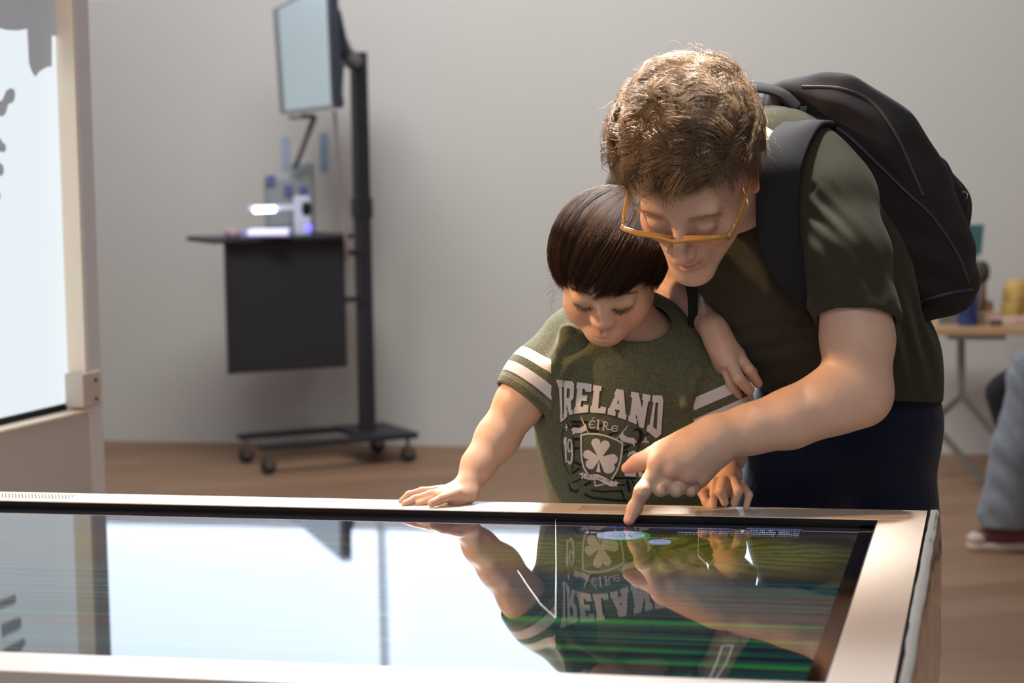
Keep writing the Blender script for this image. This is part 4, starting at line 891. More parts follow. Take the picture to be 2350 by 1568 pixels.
W_INK, B_INK = lin((216, 206, 200)), lin((25, 25, 29)); ART = []
def pg(L, ink=W_INK, hole=None, dx=0, dy=0): ART.append(('p', np.array(zp([(x+dx, y+dy) for x, y in L])), ink, [np.array(zp([(x+dx, y+dy) for x, y in h])) for h in (hole or [])]))
def stq(L, w_, ink=W_INK): ws = list(w_) if hasattr(w_, '__len__') else [w_]*len(L); ART.append(('s', np.array(zp(L)), ink, [q/ZS_/2 for q in ws]))
for L in ([(270, 600), (440, 600)], [(280, 645), (350, 645)], [(290, 800), (362, 800)], [(290, 905), (365, 905)], [(870, 905), (930, 872)], [(760, 1250), (1000, 1250)], [(420, 1330), (480, 1300)], [(700, 752), (800, 706)], [(310, 1070), (370, 1100)], [(280, 1190), (350, 1140)], [(860, 960), (905, 940)], [(455, 690), (560, 712)], [(590, 640), (640, 640)]): stq(L, 26, B_INK)
stq([(985, 700), (1030, 680), (1070, 725), (1062, 800), (1015, 870)], [16, 30, 44, 40, 14], B_INK); stq([(500, 1392), (620, 1410), (850, 1400)], 18, B_INK); stq([(840, 1400), (872, 1490)], 20, B_INK)
stq([(420, 1440), (500, 1480), (700, 1502), (900, 1515)], 22, B_INK); stq([(910, 1290), (932, 1400)], 32, B_INK); stq([(232, 1315), (250, 1385), (318, 1412), (350, 1380)], [10, 22, 26, 14], B_INK); stq([(258, 1302), (335, 1282), (372, 1250)], [8, 22, 14], B_INK)
stq([(180, 640), (150, 780), (160, 950), (180, 1080), (240, 1210)], 7, B_INK); stq([(215, 610), (280, 740), (298, 900), (290, 1060), (265, 1160)], 9, B_INK); stq([(1050, 870), (1020, 930), (1000, 1020)], 10, B_INK); stq([(1090, 760), (1170, 730)], 12, B_INK); stq([(950, 1250), (990, 1340)], 14, B_INK); stq([(760, 1330), (880, 1330)], 16, B_INK)
LET = {'I': ([(85, 105), (156, 108), (156, 192), (147, 194), (158, 545), (172, 578), (135, 603), (128, 520), (134, 515), (112, 200), (100, 188)], None),
 'R': ([(163, 112), (272, 128), (294, 162), (287, 322), (256, 362), (264, 455), (280, 470), (277, 512), (238, 520), (205, 398), (203, 455), (216, 462), (214, 535), (172, 585), (168, 500), (176, 490), (172, 200), (163, 190)], [[(208, 208), (240, 212), (242, 280), (228, 322), (204, 318)]]),
 'E': ([(325, 138), (497, 160), (490, 250), (425, 248), (418, 218), (392, 212), (385, 290), (448, 290), (440, 357), (378, 352), (366, 422), (398, 422), (402, 398), (462, 402), (455, 487), (370, 495), (288, 508), (292, 432), (308, 425), (330, 215), (318, 205)], None),
 'L': ([(515, 170), (612, 184), (606, 240), (588, 242), (572, 440), (594, 442), (600, 418), (664, 428), (655, 503), (476, 488), (482, 415), (497, 412), (520, 238), (508, 232)], None),
 'A': ([(783, 216), (865, 228), (872, 300), (888, 505), (900, 512), (893, 577), (798, 545), (802, 492), (818, 490), (818, 462), (765, 455), (762, 470), (775, 478), (770, 530), (677, 512), (684, 440), (700, 436), (768, 285), (752, 280)], [[(806, 340), (812, 390), (788, 385)]]),
 'N': ([(952, 246), (1040, 262), (1078, 440), (1092, 345), (1078, 342), (1085, 268), (1180, 290), (1170, 362), (1150, 360), (1098, 672), (1045, 655), (1010, 500), (1005, 555), (1020, 560), (1014, 628), (918, 588), (920, 525), (938, 520), (965, 320), (948, 312)], None),
 'D': ([(1200, 288), (1308, 292), (1325, 345), (1300, 740), (1243, 790), (1128, 700), (1142, 635), (1165, 632), (1210, 370), (1192, 365)], [[(1236, 374), (1264, 374), (1247, 690), (1206, 655)]])}
for k_, (L, h_o) in LET.items(): pg(L, B_INK, h_o, 9, 9)
for k_, (L, h_o) in LET.items(): pg(L, W_INK, h_o)
for L, w_ in (([(530, 598), (505, 579), (480, 598), (468, 632), (482, 663), (512, 668), (532, 655)], 12), ([(470, 624), (522, 628)], 9), ([(505, 562), (522, 547)], 9), ([(574, 580), (566, 680)], 18), ([(552, 575), (598, 582)], 8), ([(545, 672), (586, 680)], 8), ([(642, 600), (628, 690)], 17), ([(608, 689), (648, 693)], 8),
    ([(622, 595), (665, 598), (682, 620), (668, 645), (636, 646)], 11), ([(655, 645), (680, 685), (706, 690)], 14), ([(800, 655), (768, 640), (735, 655), (722, 680), (740, 705), (775, 708), (794, 695)], 12), ([(726, 672), (796, 678)], 9)): stq(L, w_)
stq([(374, 752), (450, 735), (560, 738), (680, 765), (780, 805), (852, 848), (842, 960), (822, 1070), (785, 1170), (730, 1255)], 20); stq([(374, 752), (374, 900), (382, 1030), (402, 1120), (445, 1195)], 20); stq([(526, 1262), (540, 1342), (640, 1318)], 16)
for a, ra, b, rb in (((545, 842), 54, (592, 1015), 14), ((652, 866), 54, (592, 1015), 16), ((600, 900), 40, (595, 1000), 24), ((452, 976), 54, (580, 1022), 16), ((486, 1086), 60, (575, 1022), 16), ((500, 1030), 40, (575, 1022), 20), ((735, 1030), 62, (595, 1022), 18), ((692, 1122), 74, (600, 1022), 22), ((680, 1060), 50, (600, 1022), 20)): stq([a, b], [ra*2, rb*2])
pg([(570, 1048), (580, 1048), (600, 1185), (545, 1175)])
stq([(572, 1050), (560, 1120), (540, 1180)], 6, lin((60, 68, 48))); stq([(584, 1050), (596, 1120), (612, 1180)], 6, lin((60, 68, 48)))
stq([(425, 1222), (480, 1240), (560, 1235), (620, 1262), (690, 1300), (732, 1318)], 66); pg([(345, 1195), (405, 1182), (400, 1250), (372, 1258), (386, 1222)]); pg([(765, 1278), (822, 1310), (788, 1318), (790, 1350), (748, 1335)])
stq([(402, 1190), (400, 1250), (430, 1272), (520, 1270), (575, 1272), (640, 1315), (725, 1354), (762, 1290)], 4, B_INK); stq([(402, 1190), (470, 1205), (560, 1200), (640, 1232), (762, 1290)], 4, B_INK)
GL_ = {'C': [[(10, 1), (3, 3), (0, 8), (3, 13), (10, 15)]], 'E': [[(9, 0), (0, 0), (0, 15), (9, 15)], [(0, 7), (7, 7)]], 'L': [[(0, 0), (0, 15), (9, 15)]], 'T': [[(0, 0), (10, 0)], [(5, 0), (5, 15)]], 'I': [[(3, 0), (3, 15)]], 'N': [[(0, 15), (0, 0), (9, 15), (9, 0)]], 'A': [[(0, 15), (5, 0), (10, 15)], [(2, 10), (8, 10)]], 'O': [[(5, 0), (0, 5), (0, 10), (5, 15), (10, 10), (10, 5), (5, 0)]]}
px_ = 428
for ch in 'CELTIC NATION':
    if ch != ' ':
        t = (px_-428)/300.0; yy = 1214+10*math.sin(t*2.5)+78*max(0, t-.38)**1.05*1.25
        for L in GL_[ch]: stq([(px_+x*1.7, yy+y*1.9+x*.25) for x, y in L], 4.5, B_INK)
    px_ += 23 if ch != ' ' else 12
pg([(190, 768), (207, 775), (208, 1068), (194, 1068), (182, 860), (170, 858), (172, 802)]); stq([(236, 800), (258, 812), (268, 870), (258, 935), (234, 945), (222, 900), (222, 840), (236, 800)], 17); stq([(268, 870), (272, 990), (262, 1060), (243, 1084), (222, 1052)], [18, 20, 22, 22, 18])
stq([(920, 992), (938, 962), (985, 948), (1020, 985), (1005, 1030), (900, 1170)], [20, 30, 34, 36, 34, 24]); pg([(875, 1180), (1010, 1186), (1010, 1236), (878, 1228)]); stq([(1050, 1190), (1100, 1230)], 40); pg([(1036, 1186), (1150, 1190), (1150, 1240), (1038, 1236)]); stq([(1060, 992), (1080, 960), (1125, 950), (1150, 985), (1140, 1030), (1050, 1170)], [20, 30, 34, 36, 34, 24])
stq([(375, 535), (392, 592), (430, 662), (457, 730)], [4, 14, 9, 10]); pg([(430, 632), (418, 620), (395, 650), (350, 668), (290, 660), (252, 690), (272, 705), (275, 750), (312, 726), (380, 728), (442, 690)])
stq([(918, 632), (885, 680), (850, 724), (785, 792)], [4, 14, 9, 10]); pg([(852, 702), (870, 750), (910, 775), (985, 785), (1022, 837), (995, 836), (988, 893), (968, 852), (900, 836), (840, 822), (815, 772)])
for cx, cy, sx, sy in ((203, 655, .55, 1.0), (1120, 818, 1, 1)):
    for a, b in ((0, -22), (-22, 8), (22, 8)): stq([(cx+a*sx*1.2, cy+b*sy*1.2), (cx, cy)], [26*sx, 8])
    stq([(cx, cy), (cx+6*sx, cy+45*sy)], 8)
def art_shade(G):
    n = len(G); col = np.zeros((n, 3)); al = np.zeros(n); soft = .45
    for t, Pt, ink, ex in ART:
        r_ = 2+(max(ex) if t == 's' else 0); m_ = ((G > Pt.min(0)-r_) & (G < Pt.max(0)+r_)).all(1); g = G[m_]
        if len(g) == 0: continue
        def pdist(Lp, closed=True):
            d = np.full(len(g), 1e9); ins = np.zeros(len(g), bool); k = len(Lp)
            for i in range(k if closed else k-1):
                a = Lp[i]; b = Lp[(i+1) % k]; ba = b-a; h = np.clip(((g-a)@ba)/(ba@ba+1e-12), 0, 1); d = np.minimum(d, np.linalg.norm(g-a-h[:, None]*ba, axis=1))
                c = (a[1] > g[:, 1]) != (b[1] > g[:, 1]); xi = a[0]+(g[:, 1]-a[1])*(b[0]-a[0])/(b[1]-a[1]+1e-12); ins ^= c & (g[:, 0] < xi)
            return np.where(ins, -d, d)
        if t == 'p':
            d = pdist(Pt)
            for h in ex: d = np.maximum(d, -pdist(h))
        else:
            d = np.full(len(g), 1e9)
            for i in range(len(Pt)-1):
                a = Pt[i]; b = Pt[i+1]; ba = b-a; h = np.clip(((g-a)@ba)/(ba@ba+1e-12), 0, 1); d = np.minimum(d, np.linalg.norm(g-a-h[:, None]*ba, axis=1)-(ex[i]*(1-h)+ex[i+1]*h))
        c = np.clip(.5-d/soft/2, 0, 1); i_ = np.where(m_)[0]; a0 = al[i_]; an = c+a0*(1-c); col[i_] = (np.array(ink)[None]*c[:, None]+col[i_]*(a0*(1-c))[:, None])/np.maximum(an, 1e-6)[:, None]; al[i_] = an
    return col, al
m_ink = bpy.data.materials.new('screen_printed_ink'); m_ink.use_nodes = True
def ink_nodes(m):
    N = m.node_tree.nodes; L = m.node_tree.links; b = N['Principled BSDF']; b.inputs['Roughness'].default_value = .7; b.inputs['Specular IOR Level'].default_value = .25
    a = N.new('ShaderNodeAttribute'); a.attribute_name = 'Ink'; L.new(a.outputs['Color'], b.inputs['Base Color']); L.new(a.outputs['Alpha'], b.inputs['Alpha'])
ink_nodes(m_ink)
print_on('printed_emblem', jersey, child, 1268, 864, 1560, 1160, .72, art_shade, m_ink)
# white bands and hem stitching on the sleeves
def sleeve_bands():
    me = jersey.data; v = np.empty(len(me.vertices)*3, np.float32); me.vertices.foreach_get('co', v); v = v.reshape(-1, 3)
    def one(c, d, inner):
        d = d/np.linalg.norm(d); t = -(v-c)@d; ax = v-c+np.outer(t, d); return t, (np.linalg.norm(ax, axis=1) < .062) & (t < .09) & inner(v)
    t1, m1 = one(CA, CA-CB, lambda v: (v-P(1264, 880, 3.07))@_xr < 0); t2, m2 = one(CC, CC-CD, lambda v: (v-P(1588, 900, 3.07))@_xr > 0)
    left = (v-P(1430, 880, 3.07))@_xr < 0; C = np.stack([np.where(left, t1, t2), (m1 | m2).astype(float), np.zeros(len(v))], 1)
    a = me.attributes.new('Band', 'FLOAT_VECTOR', 'POINT'); a.data.foreach_set('vector', C.astype(np.float32).ravel())
    N = m_jer.node_tree.nodes; L = m_jer.node_tree.links; b = N['Principled BSDF']; src = b.inputs['Base Color'].links[0].from_socket
    at = N.new('ShaderNodeAttribute'); at.attribute_name = 'Band'; sp = N.new('ShaderNodeSeparateXYZ'); L.new(at.outputs['Vector'], sp.inputs[0])
    def rng_(lo, hi):
        a_ = N.new('ShaderNodeMath'); a_.operation = 'COMPARE'; L.new(sp.outputs[0], a_.inputs[0]); a_.inputs[1].default_value = (lo+hi)/2; a_.inputs[2].default_value = (hi-lo)/2; return a_.outputs[0]
    def op(o, x, y):
        a_ = N.new('ShaderNodeMath'); a_.operation = o; L.new(x, a_.inputs[0]); L.new(y, a_.inputs[1]) if not isinstance(y, float) else a_.inputs[1].__setattr__('default_value', y); return a_.outputs[0]
    f = op('MULTIPLY', op('ADD', rng_(.0200, .0350), rng_(.0466, .0626)), op('GREATER_THAN', sp.outputs[1], .5)); mx = N.new('ShaderNodeMixRGB'); L.new(f, mx.inputs[0]); L.new(src, mx.inputs[1]); mx.inputs[2].default_value = lin((212, 203, 204))+(1,)
    f2 = op('MULTIPLY', op('MULTIPLY', op('ADD', rng_(.0118, .0128), rng_(.0148, .0158)), op('GREATER_THAN', sp.outputs[1], .5)), .55); m2_ = N.new('ShaderNodeMixRGB'); L.new(f2, m2_.inputs[0]); L.new(mx.outputs[0], m2_.inputs[1]); m2_.inputs[2].default_value = lin((180, 176, 160))+(1,)
    L.new(m2_.outputs[0], b.inputs['Base Color'])
sleeve_bands()
# ---------------------------------------------------------------- glazed display cabinet on the left
cA = P(205, 945, 4.62); cB = P(0, 995, 4.62*(945-325.0)/(995-328.3)); cd = np.array([cB[0]-cA[0], cB[1]-cA[1]]); cd /= np.linalg.norm(cd); cn = np.array([-cd[1], cd[0]]); cn = cn if cn[0] > 0 else -cn; ZL = float((cA[2]+cB[2])/2)
def CP(v): q = cA[:2]+cd*v[0]+cn*v[1]; return (q[0], q[1], v[2])        # v = (s along the front towards the camera, out, z)
def onface(px, py, out):
    d = _f+_xr*(px-CX)/F_PX-_ur*(py-CY)/F_PX; p0 = cA[:2]+cn*out; t = ((p0-CAM[:2])@cn)/(d[:2]@cn); q = CAM+d*t; return float((q[:2]-cA[:2])@cd), float(q[2])
cab = empty('display_cabinet', CP((.5, -.2, 0))); tag(cab, 'tall white display cabinet with backlit frosted glass and grey leaf cutouts', 'cabinet')
m_cabw = mat('cabinet_white', (206, 200, 196), .45, spec=.4); m_cabi = mat('cabinet_inner_jamb', (252, 234, 210), .5); m_cabg = mat('cabinet_edge_grey', (226, 224, 228), .5)
ZT = 2.62; CW = 1.15
b_ = MB(); b_.box((0, -.42, 0), (CW, 0, ZL), X=CP, bev=.002); b_.box((0, -.42, ZT), (CW, 0, ZT+.12), X=CP, bev=.002); b_.box((CW, -.42, 0), (CW+.05, 0, ZT+.12), X=CP, bev=.002); b_.box((0, -.42, ZL), (CW, -.40, ZT), X=CP); b_.build('carcass', m_cabw, cab)
MB().box((-.055, -.42, 0), (-.001, .001, ZT+.12), X=CP, bev=.002).build('side_panel', m_cabg, cab)
MB().box((-.0005, -.40, ZL+.001), (.006, -.002, ZT), X=CP).build('inner_jamb', m_cabi, cab)
MB().box((-.0, -.05, ZL), (CW, .004, ZL+.006), X=CP, bev=.001).build('sill', m_cabi, cab)
s_l, z_l = onface(145, 500, -.045)
m_frost = mat('frosted_backlit_glass', (90, 94, 96), .4, emit=(232, 241, 247), es=.96)
MB().box((s_l, -.052, ZL+.020), (CW-.01, -.045, ZT-.01), X=CP).build('frosted_pane', m_frost, cab)
m_gedge = mat('green_glass_edge', (176, 214, 194), .15, spec=.6)
MB().box((s_l-.022, -.050, ZL+.012), (s_l-.008, -.038, ZT-.01), X=CP).build('glass_edge', m_gedge, cab)
MB().box((s_l+.02, -.054, ZL+.0065), (CW-.01, -.040, ZL+.019), X=CP).build('bottom_gasket', m_blackedge, cab)
m_leaf = mat('grey_vinyl_backlight_glow', (150, 151, 156), .5, emit=(150, 152, 158), es=.55)  # light from the pane behind is put in as the vinyl's own emission
def vinyl(L, name='leaf_sticker'):
    return MB().poly([CP((onface(x, y, -.044)[0], -.044, onface(x, y, -.044)[1])) for x, y in L], .0012, (cn[0], cn[1], 0)).build(name, m_leaf, cab)
vinyl([(-300, -400), (136, -400), (131, 83), (118, 82), (118, 152), (104, 155), (90, 164), (80, 176), (72, 163), (66, 145), (62, 66), (40, 70), (15, 69), (0, 65), (-300, 62)])
vinyl([(-60, 225), (3, 232), (8, 222), (14, 208), (24, 202), (32, 206), (34, 218), (31, 232), (24, 237), (18, 239), (13, 258), (6, 267), (-3, 266), (-60, 290)])
vinyl([(-40, 310), (0, 318), (6, 328), (12, 332), (13, 343), (8, 350), (0, 348), (-40, 345)]); vinyl([(-40, 372), (0, 374), (6, 380), (8, 395), (4, 403), (-40, 405)]); vinyl([(-40, 440), (-4, 440), (0, 448), (-2, 460), (-40, 462)])
hx, hz = onface(175, 905, -.03); hs = MB(); hs.box((hx-.045, -.040, ZL+.012), (hx+.030, .006, ZL+.085), X=CP, bev=.004); hb = hs.build('corner_bracket', mat('bracket_cream', (214, 200, 186), .4), cab)
for zz in (.026, .066): MB().ell(CP((hx-.02, .0065, ZL+zz)), (.004, .004, .004), n=6).build('screw', m_blackedge, hb)
# ---------------------------------------------------------------- mobile screen stand
pA = P(535, 860, 8.60); pB = P(803, 843, 8.81); e1 = (pA-pB)[:2]; e1 /= np.linalg.norm(e1); e2 = np.array([-e1[1], e1[0]]); e2 = e2 if e2[1] < 0 else -e2
fp = P(843, 990, 8.93)[:2]
def KP(v): q = fp+e1*v[0]+e2*v[1]; return (q[0], q[1], v[2])      # (u left along the legs, v towards the camera, z)
def kz(px, py, D): return float(P(px, py, D)[2])
m_cart = mat('black_powder_coat', (40, 40, 45), .45, spec=.4); m_chrome = mat('caster_metal', (150, 152, 156), .3, metal=1.0); m_rub = mat('caster_wheel', (30, 32, 36), .6)
cart = empty('mobile_screen_stand', (fp[0], fp[1], 0)); tag(cart, 'black wheeled monitor stand with a shelf and hanging panel against the wall', 'stand')
zb = .100; ztop = kz(815, 120, 8.93)
MB().box((-.026, -.036, zb+.02), (.026, .036, ztop), X=KP, bev=.004).build('post', m_cart, cart)
MB().box((-.032, -.042, 1.00), (.032, .042, 1.08), X=KP, bev=.003).build('height_collar', m_cart, cart)
bs = MB(); bs.box((-.14, .14, zb), (.52, .20, zb+.022), X=KP, bev=.004); bs.box((-.14, -.20, zb), (.50, -.14, zb+.022), X=KP, bev=.004); bs.box((-.15, -.19, zb+.002), (.08, .19, zb+.024), X=KP, bev=.003); bs.build('base', m_cart, cart)
for (u, v) in ((.49, .17), (.47, -.17), (-.11, .17), (-.11, -.17)):
    c_ = KP((u, v, 0)); k_ = MB(); k_.tube([(c_[0], c_[1], zb), (c_[0], c_[1], .062)], .009, 8); k_.box((u-.018, v-.019, .028), (u+.018, v-.015, .066), X=KP); k_.box((u-.018, v+.015, .028), (u+.018, v+.019, .066), X=KP); co = k_.build('caster', m_chrome, cart)
    q = np.array(KP((u, v, .0315))); ax = np.array([e2[0], e2[1], 0]); MB().tube([q-ax*.013, q-ax*.011, q+ax*.011, q+ax*.013], [.026, .031, .031, .026], 18).build('wheel', m_rub, co)
u0, u1 = .105, .600; zt_, zbm = kz(520, 559, 8.60), kz(535, 860, 8.60)
MB().box((u0, .04, zbm), (u1, .07, zt_), X=KP, bev=.008).build('hanging_panel', m_cart, cart)
MB().box((u1-.006, .065, zbm), (u1+.016, .085, zt_), X=KP, bev=.004).build('panel_edge_trim', m_cart, cart)
sf = MB(); sf.box((u0-.02, -.24, zt_+.001), (u1+.075, .12, zt_+.020), X=KP, bev=.005); sf.build('shelf', m_cart, cart)
for zz in (zt_-.07, zbm+.26): MB().box((.02, .0, zz), (.12, .05, zz+.02), X=KP).build('panel_bracket', m_cart, cart)
# the monitor, turned so that its right edge is nearer
Q4 = [P(628, 22, 8.95), P(754, -44, 8.25), P(767, 248, 8.28), P(645, 262, 8.97)]
qx = (Q4[1]-Q4[0]+Q4[2]-Q4[3])/2; qy = (Q4[3]-Q4[0]+Q4[2]-Q4[1])/2; qn = np.cross(qx, qy); qn /= np.linalg.norm(qn); qn = qn if qn[1] > 0 else -qn
def NP(v):                                  # v = (0..1 across, 0..1 down, metres behind the glass)
    a, b = v[0], v[1]; return tuple(Q4[0]*(1-a)*(1-b)+Q4[1]*a*(1-b)+Q4[2]*a*b+Q4[3]*(1-a)*b+qn*v[2])
mon = empty('monitor', NP((.5, .5, .02))); tag(mon, 'flat monitor with a pale glowing screen mounted high on the wheeled stand', 'monitor')
MB().box((0, 0, 0), (1, 1, .035), X=NP).build('housing', mat('monitor_housing', (46, 50, 62), .4), mon)
MB().box((.10, .025, -.003), (.955, .972, -.001), X=NP).build('screen', mat('monitor_screen', (160, 172, 178), .35, emit=(160, 180, 186), es=.5), mon)
fb = MB(); fb.box((0, 0, -.004), (.10, 1, -.0005), X=NP); fb.box((.10, .972, -.004), (1, 1, -.0005), X=NP); fb.box((.10, 0, -.004), (1, .025, -.0005), X=NP); fb.build('bezel', mat('monitor_bezel', (140, 144, 148), .4), mon)
bk = Solid(); bk.cone(P(772, 30, 8.36), P(782, 120, 8.42), .020, .034, .03); bk.cone(P(780, 115, 8.42), P(812, 142, 8.88), .038, .036, .03); bk.cone(P(776, 150, 8.36), P(776, 240, 8.36), .024, .016, .02); bk.box(P(778, 235, 8.36), (.018, .03, .018), None, .004, .01)
V, Q = bk.mesh(.006, 2); np_mesh('mount_arm', V, Q, m_cart, mon)
# things on the stand's shelf
zs = zt_+.0205
def on(px, D, z): q = P(px, 500, D); return (q[0], q[1], z)
def put(name, label, cat, c, group=None): e = empty(name, c); tag(e, label, cat, group); return e
c_ = on(702, 8.80, zs); dc = put('desk_camera_lamp', 'white desk lamp with a glowing tube and blue indicator on the shelf', 'lamp', c_)
m_wpl = mat('white_plastic', (198, 200, 216), .4)
st_ = MB(); st_.box((c_[0]-.045, c_[1]-.03, zs), (c_[0]+.02, c_[1]+.03, zs+.155), bev=.006); st_.build('column', m_wpl, dc)
MB().box((c_[0]-.23, c_[1]-.028, zs+.100), (c_[0]+.01, c_[1]+.02, zs+.122), bev=.005).build('arm', m_wpl, dc)
MB().tube([(c_[0]-.205, c_[1]-.03, zs+.104), (c_[0]-.12, c_[1]-.03, zs+.106)], .011, 12).build('lamp_tube', mat('lamp_glow', (255, 255, 255), .3, emit=(235, 238, 255), es=9), dc)
MB().tube([(c_[0]+.013, c_[1]-.031, zs+.028), (c_[0]+.013, c_[1]-.036, zs+.028)], .013, 16).build('indicator_light', mat('indicator_glow', (90, 90, 220), .3, emit=(105, 95, 255), es=2.6), dc)
MB().ell((c_[0]+.005, c_[1]-.02, zs+.105), (.022, .022, .034), n=8).build('joint_knob', m_blackedge, dc)
lp = on(612, 8.68, zs); lb = put('light_tray', 'thin pale tray lit violet white below the desk lamp', 'tray', lp)
MB().box((lp[0]-.10, lp[1]-.07, zs), (lp[0]+.10, lp[1]+.06, zs+.028), bev=.006).build('tray_base', mat('tray_violet', (150, 140, 190), .4), lb); MB().box((lp[0]-.07, lp[1]-.073, zs+.008), (lp[0]+.09, lp[1]+.05, zs+.030), bev=.004).build('tray_top', mat('tray_glow', (220, 220, 250), .4, emit=(215, 212, 250), es=.75), lb)
bx = on(532, 8.62, zs); tag(MB().lathe((bx[0], bx[1], zs), [(.022, 0), (.030, .01), (.030, .03), (.022, .036)], 20).build('small_dish', mat('dish_pink', (170, 140, 150), .5), None, True), 'small pinkish round dish at the left end of the shelf', 'dish')
gb = P(655, 425, 8.98); gx = put('grey_box', 'grey equipment box with violet patches behind the desk lamp', 'box', (gb[0], gb[1], zs))
m_gbx = mat('box_grey', (138, 144, 144), .6); m_vio = mat('violet_patch', (92, 88, 140), .6)
zg0 = kz(600, 462, 8.9); g_b = MB(); g_b.box((P(592, 0, 8.92)[0], 8.92, zs), (P(665, 0, 8.92)[0], 9.02, kz(600, 398, 8.92)), bev=.03); g_b.box((P(655, 0, 8.92)[0], 8.92, zs), (P(706, 0, 8.92)[0], 9.02, kz(690, 374, 8.92)), bev=.01); g_b.build('body', m_gbx, gx)
for (x, y) in ((622, 415), (662, 438), (697, 440)): q = P(x, y, 8.92); MB().box((q[0]-.018, 8.912, q[2]-.022), (q[0]+.018, 8.921, q[2]+.022), bev=.003).build('patch', m_vio, gx)
zarm = put('flexible_arm', 'thin grey jointed arm rising from the box to the monitor', 'arm', P(680, 380, 8.85))
MB().tube([P(676, 385, 8.88), P(685, 365, 8.86), P(722, 268, 8.72)], [.010, .011, .012], 8).build('lower_link', mat('arm_grey', (110, 108, 106), .5), zarm, True); MB().tube([P(722, 266, 8.72), P(664, 269, 8.70)], .010, 8).build('upper_link', bpy.data.materials['arm_grey'], zarm, True)
m_cable = mat('cable_grey', (176, 164, 172), .6)
tag(MB().tube([P(768, 255, 8.45), P(775, 340, 8.5), P(786, 440, 8.65), P(792, 520, 8.72), P(796, 600, 8.74)], .007, 8).build('cable', m_cable, None, True), 'pale cable hanging from the monitor beside the post', 'cable')
def wall_hit(px, py, out=.004):
    d = _f+_xr*(px-CX)/F_PX-_ur*(py-CY)/F_PX; t = ((W0-_wn*out)@_wn-CAM[:2]@_wn)/(d[:2]@_wn); return CAM+d*t
def poster(x0, y0, x1, y1, m, name, label):
    a, b, c, d = wall_hit(x0, y0), wall_hit(x1, y0), wall_hit(x1, y1), wall_hit(x0, y1); return tag(MB().poly([a, b, c, d], .003, (_wn[0], _wn[1], 0)).build(name, m), label, 'banner')
poster(734, 305, 752, 395, mat('banner_blue', (134, 158, 182), .7), 'wall_banner', 'narrow blue vertical strip on the wall nearest the post'); poster(646, 315, 665, 390, mat('banner_pale_blue', (160, 174, 200), .7), 'wall_banner', 'paler blue vertical strip on the wall behind the jointed arm')
# ---------------------------------------------------------------- folding table with craft things on the right
TDp = 8.05; ztb = kz(2250, 750, TDp); xL = P(2120, 750, TDp)[0]; ft = empty('folding_table', (xL+.8, TDp+.3, 0)); tag(ft, 'folding table with pale wood top and grey trestle legs by the back wall', 'table')
slope = -.2305; TX = lambda v: (v[0], v[1]+slope*(v[0]-xL), v[2])
MB().box((xL, TDp, ztb-.028), (xL+1.7, TDp+.55, ztb), X=TX, bev=.004).build('table_top', mat('pale_wood_top', (178, 142, 106), .5, var=(8, .1)), ft)
m_leg = mat('brushed_leg_metal', (150, 150, 148), .35, metal=.6)
yl = TDp+.08
def lt(a, b, D=yl, D2=None): return MB().tube([P(*a, D), P(*b, D2 or D)], .019, 4).build('leg', m_leg, ft)
lt((2205, 770), (2206, 908)); lt((2206, 905), (2120, 985)); lt((2206, 905), (2300, 1018)); lt((2160, 995), (2268, 1118), 8.0, 7.98)
MB().box((xL+.1, TDp+.05, ztb-.05), (xL+.30, TDp+.12, ztb-.029), X=TX).build('leg_bracket', m_leg, ft)
tz = ztb+.0005
def tb(px, D): q = P(px, 740, D); return q[0], q[1]
x_, y_ = tb(2221, 8.12); bo = put('water_bottle', 'blue and purple metal bottle with a dark lid on the folding table', 'bottle', (x_, y_, tz))
hb_ = kz(2230, 618, 8.12)-tz; MB().lathe((x_, y_, tz), [(.036, 0), (.038, .006), (.038, hb_-.02), (.030, hb_)], 28).build('body', mat('bottle_blue_purple', (70, 92, 160), .25, metal=.7), bo, True); MB().lathe((x_, y_, tz+hb_), [(.027, 0), (.027, .03), (.020, .035)], 24).build('lid', m_blackedge, bo, True)
x_, y_ = tb(2236, 8.32); sg = put('desk_sign', 'teal sign on a small stand behind the bottle', 'sign', (x_, y_, tz))
MB().poly([P(2212, 517, 8.3), P(2259, 515, 8.3), P(2252, 585, 8.3), P(2216, 588, 8.3)], .01, (0, 1, 0)).build('board', mat('sign_teal', (62, 104, 108), .6), sg); MB().tube([(x_, y_, tz), P(2238, 588, 8.3)], .007, 8).build('stand', m_leg, sg)
x_, y_ = tb(2254, 8.30); pt_ = put('round_toy', 'dark olive round object beside the teal sign', 'toy', (x_, y_, tz)); MB().ell(P(2254, 625, 8.28), (.030, .030, .045), n=10).build('ball', mat('olive_dark', (66, 66, 52), .8, bump=(120, .6, 2, .01)), pt_, True); MB().tube([(x_, y_, tz), P(2252, 650, 8.28)], .018, 8).build('stem', mat('stem_brown', (112, 88, 76), .8), pt_, True)
x_, y_ = tb(2322, 8.35); bk_ = Solid(); bk_.cone((x_, y_, tz+.02), (x_+.02, y_, kz(2330, 672, 8.35)), .045, .055, .02); bk_.disp(lambda p: .004*np.sin(p[..., 2]*260)*np.sin(p[..., 0]*180)); V, Q = bk_.mesh(.005, 1); tag(np_mesh('yellow_basket', V, Q, mat('basket_yellow', (196, 164, 92), .8, var=(30, .25))), 'yellow green woven basket at the photo\'s right edge on the table', 'basket')
